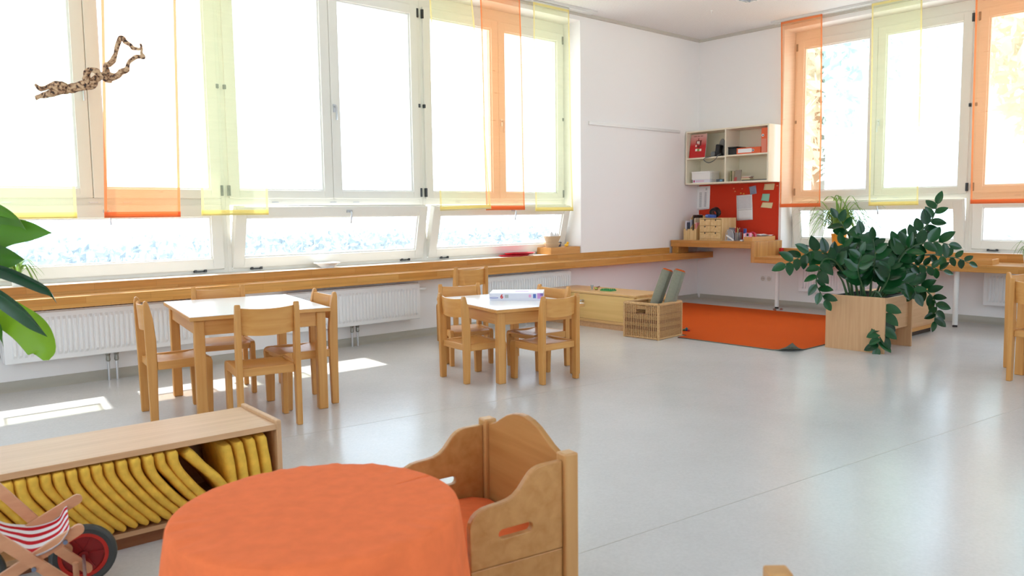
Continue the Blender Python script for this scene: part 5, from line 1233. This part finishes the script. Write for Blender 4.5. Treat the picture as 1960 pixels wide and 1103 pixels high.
# ================================================================== HANGING BRANCH
DB = 3.4
def bp_(zx, zy, dd=0): return CAM + ray(40+zx/6.892, 50+zy/6.892)*(DB+dd)
BS = DB/F_PX/6.892
def branchmat():
    m = bpy.data.materials.new('driftwood'); m.use_nodes = True; nt = m.node_tree; b = nt.nodes['Principled BSDF']
    tc = nt.nodes.new('ShaderNodeTexCoord'); n = nt.nodes.new('ShaderNodeTexNoise'); n.inputs['Scale'].default_value = 80; n.inputs['Detail'].default_value = 6
    nt.links.new(tc.outputs['Object'], n.inputs['Vector'])
    c = nt.nodes.new('ShaderNodeValToRGB'); e = c.color_ramp.elements
    e[0].position = .38; e[0].color = lin((48, 32, 24)); e[1].position = .58; e[1].color = lin((212, 176, 136)); x = e.new(.46); x.color = lin((160, 114, 80))
    nt.links.new(n.outputs['Fac'], c.inputs[0]); nt.links.new(c.outputs[0], b.inputs['Base Color']); b.inputs['Roughness'].default_value = .75
    bp2 = nt.nodes.new('ShaderNodeBump'); bp2.inputs['Strength'].default_value = .8; bp2.inputs['Distance'].default_value = .004
    nt.links.new(n.outputs['Fac'], bp2.inputs['Height']); nt.links.new(bp2.outputs[0], b.inputs['Normal'])
    return m
M_DRIFT = branchmat()
br = thing('hanging_branch', 'gnarled driftwood branch hanging from the ceiling on thin threads', 'branch', bp_(900, 720))
def limb(name, pts, radii, seed):
    C = bez([bp_(x, y, d) for x, y, d in pts], 6); R_ = bez([Vector((r, 0, 0)) for r in radii], 6); R_ = [v.x*BS for v in R_]
    mb = MB().tube(C, R_, 12)
    mb.v = [v + Vector((noise.noise(v*38+Vector((seed, 0, 0))), noise.noise(v*38+Vector((0, seed, 7))), noise.noise(v*38+Vector((3, 0, seed)))))*.0055 for v in mb.v]
    return obj(name, mb, M_DRIFT, br, smooth=True)
limb('trunk', [(185, 955, .0), (300, 915, .01), (420, 880, 0), (600, 835, 0), (780, 795, -.01), (930, 765, 0), (1000, 695, 0), (1080, 645, 0), (1160, 640, 0)], [30, 38, 48, 58, 60, 66, 48, 42, 50], 1)
limb('stub', [(195, 772, -.02), (250, 815, -.02), (330, 815, -.01), (420, 790, -.01), (520, 800, -.02), (600, 830, -.01)], [16, 34, 34, 50, 78, 56], 2)
limb('loop', [(900, 760, -.01), (868, 690, -.02), (868, 620, -.03), (920, 575, -.04), (990, 590, -.04), (1060, 660, -.03), (1130, 710, -.02), (1200, 738, -.01)], [50, 44, 36, 30, 34, 36, 38, 20], 3)
limb('fork', [(1120, 690, 0), (1130, 590, 0), (1108, 510, .01), (1165, 505, .02), (1215, 450, .02), (1245, 350, .02), (1270, 260, .02), (1325, 155, .01), (1400, 222, .0), (1480, 285, 0), (1555, 303, 0), (1590, 280, 0), (1583, 235, 0)], [50, 38, 30, 34, 32, 27, 28, 32, 28, 22, 18, 14, 12], 4)
limb('fork', [(1130, 670, 0), (1240, 665, -.01), (1320, 612, -.02), (1395, 565, -.02), (1425, 490, -.02), (1480, 420, -.02), (1550, 402, -.02), (1612, 405, -.01), (1598, 345, 0), (1602, 290, 0)], [56, 46, 36, 32, 28, 26, 26, 26, 16, 11], 5)
for q in (bp_(540, 745, -.02), bp_(1325, 135, .01)):
    obj('thread', MB().tube([q, Vector((q.x, q.y, ZC))], .0006, 5), mat('nylon_thread', (236, 236, 236), .3, trans=.5), br)

# ================================================================== PLANTS
def leaf_strip(pts, width, axis, cup=.25, n=4):
    """blade: centreline points, half widths, axis = direction of the blade's width"""
    C = bez(pts, 5); Wd_ = [v.x for v in bez([Vector((w_, 0, 0)) for w_ in width], 5)]; rows = []
    for i, c in enumerate(C):
        d = (C[min(i+1, len(C)-1)]-C[max(i-1, 0)]).normalized(); a = axis - d*axis.dot(d); a.normalize(); nn = d.cross(a)
        rows.append([c + a*(Wd_[i]*k/n) + nn*(cup*Wd_[i]*(abs(k)/n)**1.4) for k in range(-n, n+1)])
    return MB().grid(rows)
M_LG = leafmat('glossy_leaf', (44, 92, 30), (86, 138, 40), .42, .28)
M_LD = leafmat('glossy_leaf_dark', (22, 62, 34), (36, 84, 44), .12, .22)
M_LY = leafmat('lime_leaf', (118, 164, 36), (128, 170, 40), .55, .3)
DPL = 2.95; pot0 = CAM + ray(-150, 600)*DPL; pot0 = Vector((pot0.x, pot0.y, 0))
pp = thing('leafy_plant', 'tall leafy plant with big glossy pointed leaves, behind the cushion shelf', 'plant', pot0)
obj('pot', MB().lathe([(0, 0), (.11, 0), (.15, .28), (.155, .30), (.14, .30), (.135, .27), (0, .26)], 32, pot0), mat('terracotta', (180, 110, 78), .7), pp, smooth=True)
def lp(x, y, d=0): return CAM + ray(x, y)*(DPL+d)
LK = DPL/F_PX
def big_leaf(pts, hw, m, tilt=.5, cup=.3, side=0.0):
    P = [lp(*q) for q in pts]; ax = (RT*side + UP*1.0 - FW*tilt).normalized()
    # petiole from the pot to the leaf base
    st = obj('leaf_stalk', MB().tube(bez([pot0+Vector((random.uniform(-.05, .05), random.uniform(-.05, .05), .265)), (pot0+Vector((0, 0, .5))+P[0])/2 + Vector((-.03, .0, .1)), P[0]], 8), [.007]*17, 7), M_LD, pp, smooth=True)
    obj('leaf', leaf_strip(P, [h*LK for h in hw], ax, cup), m, st, smooth=True)
big_leaf([(-55, 395, .05), (-20, 400, .02), (15, 410, 0), (38, 423, -.03), (50, 441, -.05)], [6, 24, 20, 12, .5], M_LG, .5, .35)
big_leaf([(-60, 452, .1), (-20, 446, .06), (25, 442, .02), (62, 442, -.02), (99, 446, -.05)], [6, 36, 26, 18, .5], M_LG, .2, .2)
big_leaf([(-65, 468, .0), (-30, 477, 0), (0, 488, -.02), (25, 493, -.04), (47, 497, -.05)], [6, 34, 26, 17, .5], M_LG, .3, .3)
big_leaf([(-50, 500, -.05), (-10, 514, -.08), (35, 529, -.10), (75, 547, -.12), (97, 560, -.13), (109, 581, -.14)], [6, 14, 15, 13, 8, .5], M_LD, .5, .3)
big_leaf([(-45, 572, .1), (0, 592, .05), (40, 616, .0), (70, 640, -.03), (86, 665, -.05), (89, 690, -.05)], [8, 28, 32, 36, 32, 6], M_LY, .15, .2, .85)
big_leaf([(-50, 548, -.08), (-5, 564, -.10), (35, 590, -.12), (65, 616, -.14), (91, 645, -.16)], [8, 20, 22, 17, .5], M_LD, .4, .35)
big_leaf([(-40, 590, .02), (-15, 612, .0), (2, 640, 0), (7, 665, 0)], [6, 18, 12, .5], M_LG, .2, .3)
big_leaf([(-40, 620, .05), (-20, 645, .05), (-4, 662, .05), (2, 690, .05)], [6, 14, 10, .5], M_LD, .2, .3)

# ZZ plant in the planter box
zc = Vector((6.59, 2.94, PH)); zn = Vector((FW.x, FW.y, 0)).normalized()
zp = thing('floor_plant', 'bushy dark green plant with arching stems growing in the planter box', 'plant', Vector((6.59, 2.94, PH-.028)))
M_ZZ = leafmat('waxy_leaf', (14, 56, 26), (28, 84, 40), .06, .2); M_STEM = mat('waxy_stem', (52, 84, 44), .4)
def leaf_mesh():
    rows = []; N = 8
    for i in range(N+1):
        f = i/N; w_ = .285*(math.sin(math.pi*f**.80))**.72 if 0 < f < 1 else .004
        rows.append([(k*w_, f, .10*abs(k)**1.5*w_*2 - .06*f*f) for k in (-1, -.5, 0, .5, 1)])
    mb = MB().grid(rows); me = bpy.data.meshes.new('leaf'); me.from_pydata(mb.v, [], mb.f)
    me.polygons.foreach_set('use_smooth', [True]*len(me.polygons)); me.materials.append(M_ZZ); return me
LEAF = leaf_mesh()
def zz_stem(pts, offs, nleaf=14, start=.28, size=.145, seed=0, thick=.011, bare=False):
    rn = random.Random(seed); P = []
    for i, (x, y) in enumerate(pts):
        f = i/(len(pts)-1); o = offs[0]+(offs[1]-offs[0])*f
        P.append(onpl(1440+x/3.0635, 380+y/3.0635, zc+zn*o, zn))
    # root the stem in the soil
    P[0].x = min(max(P[0].x, PX0+.07), PX1-.07); P[0].y = min(max(P[0].y, PY0+.1), PY1-.1); P[0].z = PH-.028
    C = bez(P, 8); n = len(C)
    st = obj('stem', MB().tube(C, [thick*(1-.72*i/(n-1)) for i in range(n)], 7), M_STEM, zp, smooth=True)
    if bare: return
    so_ = WL[st.name]; Ls = [0]
    for i in range(1, n): Ls.append(Ls[-1]+(C[i]-C[i-1]).length)
    tot = Ls[-1]
    for k in range(nleaf):
        f = start+(1-start)*(k/(nleaf-1))**.95; s_ = f*tot
        i = max(j for j in range(n) if Ls[j] <= s_+1e-6); i = min(i, n-2); c = C[i].lerp(C[i+1], (s_-Ls[i])/max(1e-6, Ls[i+1]-Ls[i]))
        d = (C[i+1]-C[i]).normalized(); vw = (c-CAM).normalized()
        side = d.cross(vw).normalized()*(1 if k % 2 else -1)
        if k == nleaf-1: dirn = d
        else: dirn = (d*rn.uniform(.45, .8) + side*rn.uniform(.7, 1.0) - vw*rn.uniform(-.45, .45)).normalized()
        nr = (-vw*1.0 + Vector((0, 0, .55)) + Vector((rn.uniform(-.5, .5), rn.uniform(-.5, .5), rn.uniform(-.3, .3)))); nr = (nr - dirn*nr.dot(dirn)).normalized(); xx = dirn.cross(nr)
        sz = size*1.16*(1-.34*f)*rn.uniform(.88, 1.14)
        m4 = Matrix((xx, dirn, nr)).transposed().to_4x4() @ Matrix.Scale(sz, 4); m4.translation = c-so_
        o = bpy.data.objects.new('leaf', LEAF); COL.objects.link(o); o.parent = st; o.matrix_basis = m4
zz_stem([(590, 580), (575, 480), (540, 400), (490, 350), (420, 318), (350, 310), (280, 345), (195, 385)], (0, -.1), 15, .38, .15, 1)
zz_stem([(580, 580), (545, 450), (480, 365), (420, 360), (392, 420), (375, 500), (425, 595)], (-.05, -.16), 15, .36, .14, 2)
zz_stem([(640, 580), (630, 450), (600, 330), (560, 210), (500, 115)], (.05, .10), 14, .25, .14, 3)
zz_stem([(740, 580), (800, 440), (880, 320), (950, 230), (1010, 170), (1060, 110), (1085, 35)], (0, -.02), 17, .30, .15, 4, .013)
zz_stem([(760, 580), (830, 420), (900, 310), (990, 265), (1080, 255), (1150, 270)], (-.05, -.12), 14, .32, .16, 5)
zz_stem([(770, 580), (820, 470), (890, 405), (960, 390), (1040, 400), (1120, 425)], (-.05, -.1), 13, .35, .11, 6)
zz_stem([(750, 580), (850, 420), (960, 345), (1060, 330), (1130, 342), (1200, 350), (1270, 378)], (.05, .1), 9, .62, .115, 7)
zz_stem([(770, 580), (860, 505), (960, 510), (1040, 560), (1080, 630), (1068, 720)], (-.08, -.14), 15, .36, .13, 8)
zz_stem([(690, 585), (720, 545), (755, 580), (772, 660), (762, 760), (735, 875)], (-.2, -.34), 14, .34, .14, 9)
zz_stem([(560, 580), (530, 490), (498, 440)], (-.05, -.08), seed=10, bare=True, thick=.012)
zz_stem([(650, 580), (655, 450), (660, 330), (640, 210)], (-.02, 0), 13, .3, .15, 11)
zz_stem([(690, 580), (700, 460), (720, 350), (710, 240)], (-.08, -.12), 13, .3, .15, 12)
zz_stem([(720, 580), (760, 470), (800, 370), (860, 250)], (.0, .04), 13, .3, .15, 13)
zz_stem([(620, 580), (600, 480), (560, 380), (530, 270)], (.0, -.04), 12, .3, .15, 14)
zz_stem([(670, 580), (640, 500), (620, 420), (640, 330)], (-.16, -.24), 11, .3, .15, 15)
zz_stem([(740, 580), (790, 520), (850, 490), (930, 510), (960, 560)], (-.14, -.24), 12, .3, .14, 16)
zz_stem([(720, 580), (770, 520), (800, 460), (810, 400)], (-.16, -.22), 10, .3, .14, 17)

def spider_plant(label, base, n, L, seed, pot_mat, pot_h, pot_r, lean=None, wmul=1.0, groups=None):
    rn = random.Random(seed); b = Vector(base); t = thing('spider_plant', label, 'plant', b)
    obj('pot', MB().lathe([(0, 0), (pot_r*.75, 0), (pot_r, pot_h), (pot_r*1.06, pot_h), (pot_r*1.06, pot_h+.008), (pot_r*.9, pot_h+.008), (pot_r*.88, pot_h-.01), (0, pot_h-.012)], 24, b), pot_mat, t, smooth=True)
    mb = MB(); top = b+Vector((0, 0, pot_h-.012))
    for k in range(n):
        a = rn.uniform(0, 2*math.pi); l = L*rn.uniform(.55, 1.0); r = l*rn.uniform(.5, .95); h = l*rn.uniform(.3, .85); dr = rn.uniform(-.35, .3)*l
        o = Vector((math.cos(a), math.sin(a), 0)); 
        if lean: o = (o+Vector(lean)*.5).normalized()
        P = [top+o*.01, top+o*r*.35+Vector((0, 0, h*.75)), top+o*r*.75+Vector((0, 0, h)), top+o*r*1.15+Vector((0, 0, h*.75+dr*.6)), top+o*r*1.4+Vector((0, 0, h*.4+dr))]
        for q in P: q.x = (max(8.63, min(q.x, XG-.03)) if b.x > 8.7 else min(q.x, XG-.03)) if b.x > 7 else q.x; q.y = min(q.y, YG-.03)
        mb.v, mb.f = (lambda m2: (mb.v+m2.v, mb.f+[tuple(i+len(mb.v) for i in f) for f in m2.f]))(leaf_strip(P, [.005*wmul, .007*wmul, .006*wmul, .004*wmul, .0008], Vector((-o.y, o.x, 0)), .3, 1))
    bl = obj('blades', mb, leafmat('spider_blade_%d' % seed, (120, 150, 70), (120, 150, 70), .45, .4), t, smooth=True); bl['kind'] = 'stuff'
    return t
spider_plant('spider plant in a yellow-orange pot on the sill behind the potted floor plant', (8.815, onx(1606, 450, 8.815).y, .6942), 150, .56, 4, mat('orange_glaze', (232, 150, 40), .3), .17, .085, (-.55, -.1, 0))
q = Vector((1.075, 6.31, .6942))
spider_plant('small pale spider plant in a white pot on the sill behind the big leaves', q, 22, .24, 6, M_WHITE, .06, .04)
q = onz(1972, 512, .64); q = Vector((8.45, onx(1972, 500, 8.45).y, .6142))
spider_plant('small green spider plant on the desk past the open wooden tray', q, 26, .20, 8, M_WHITE, .09, .06)
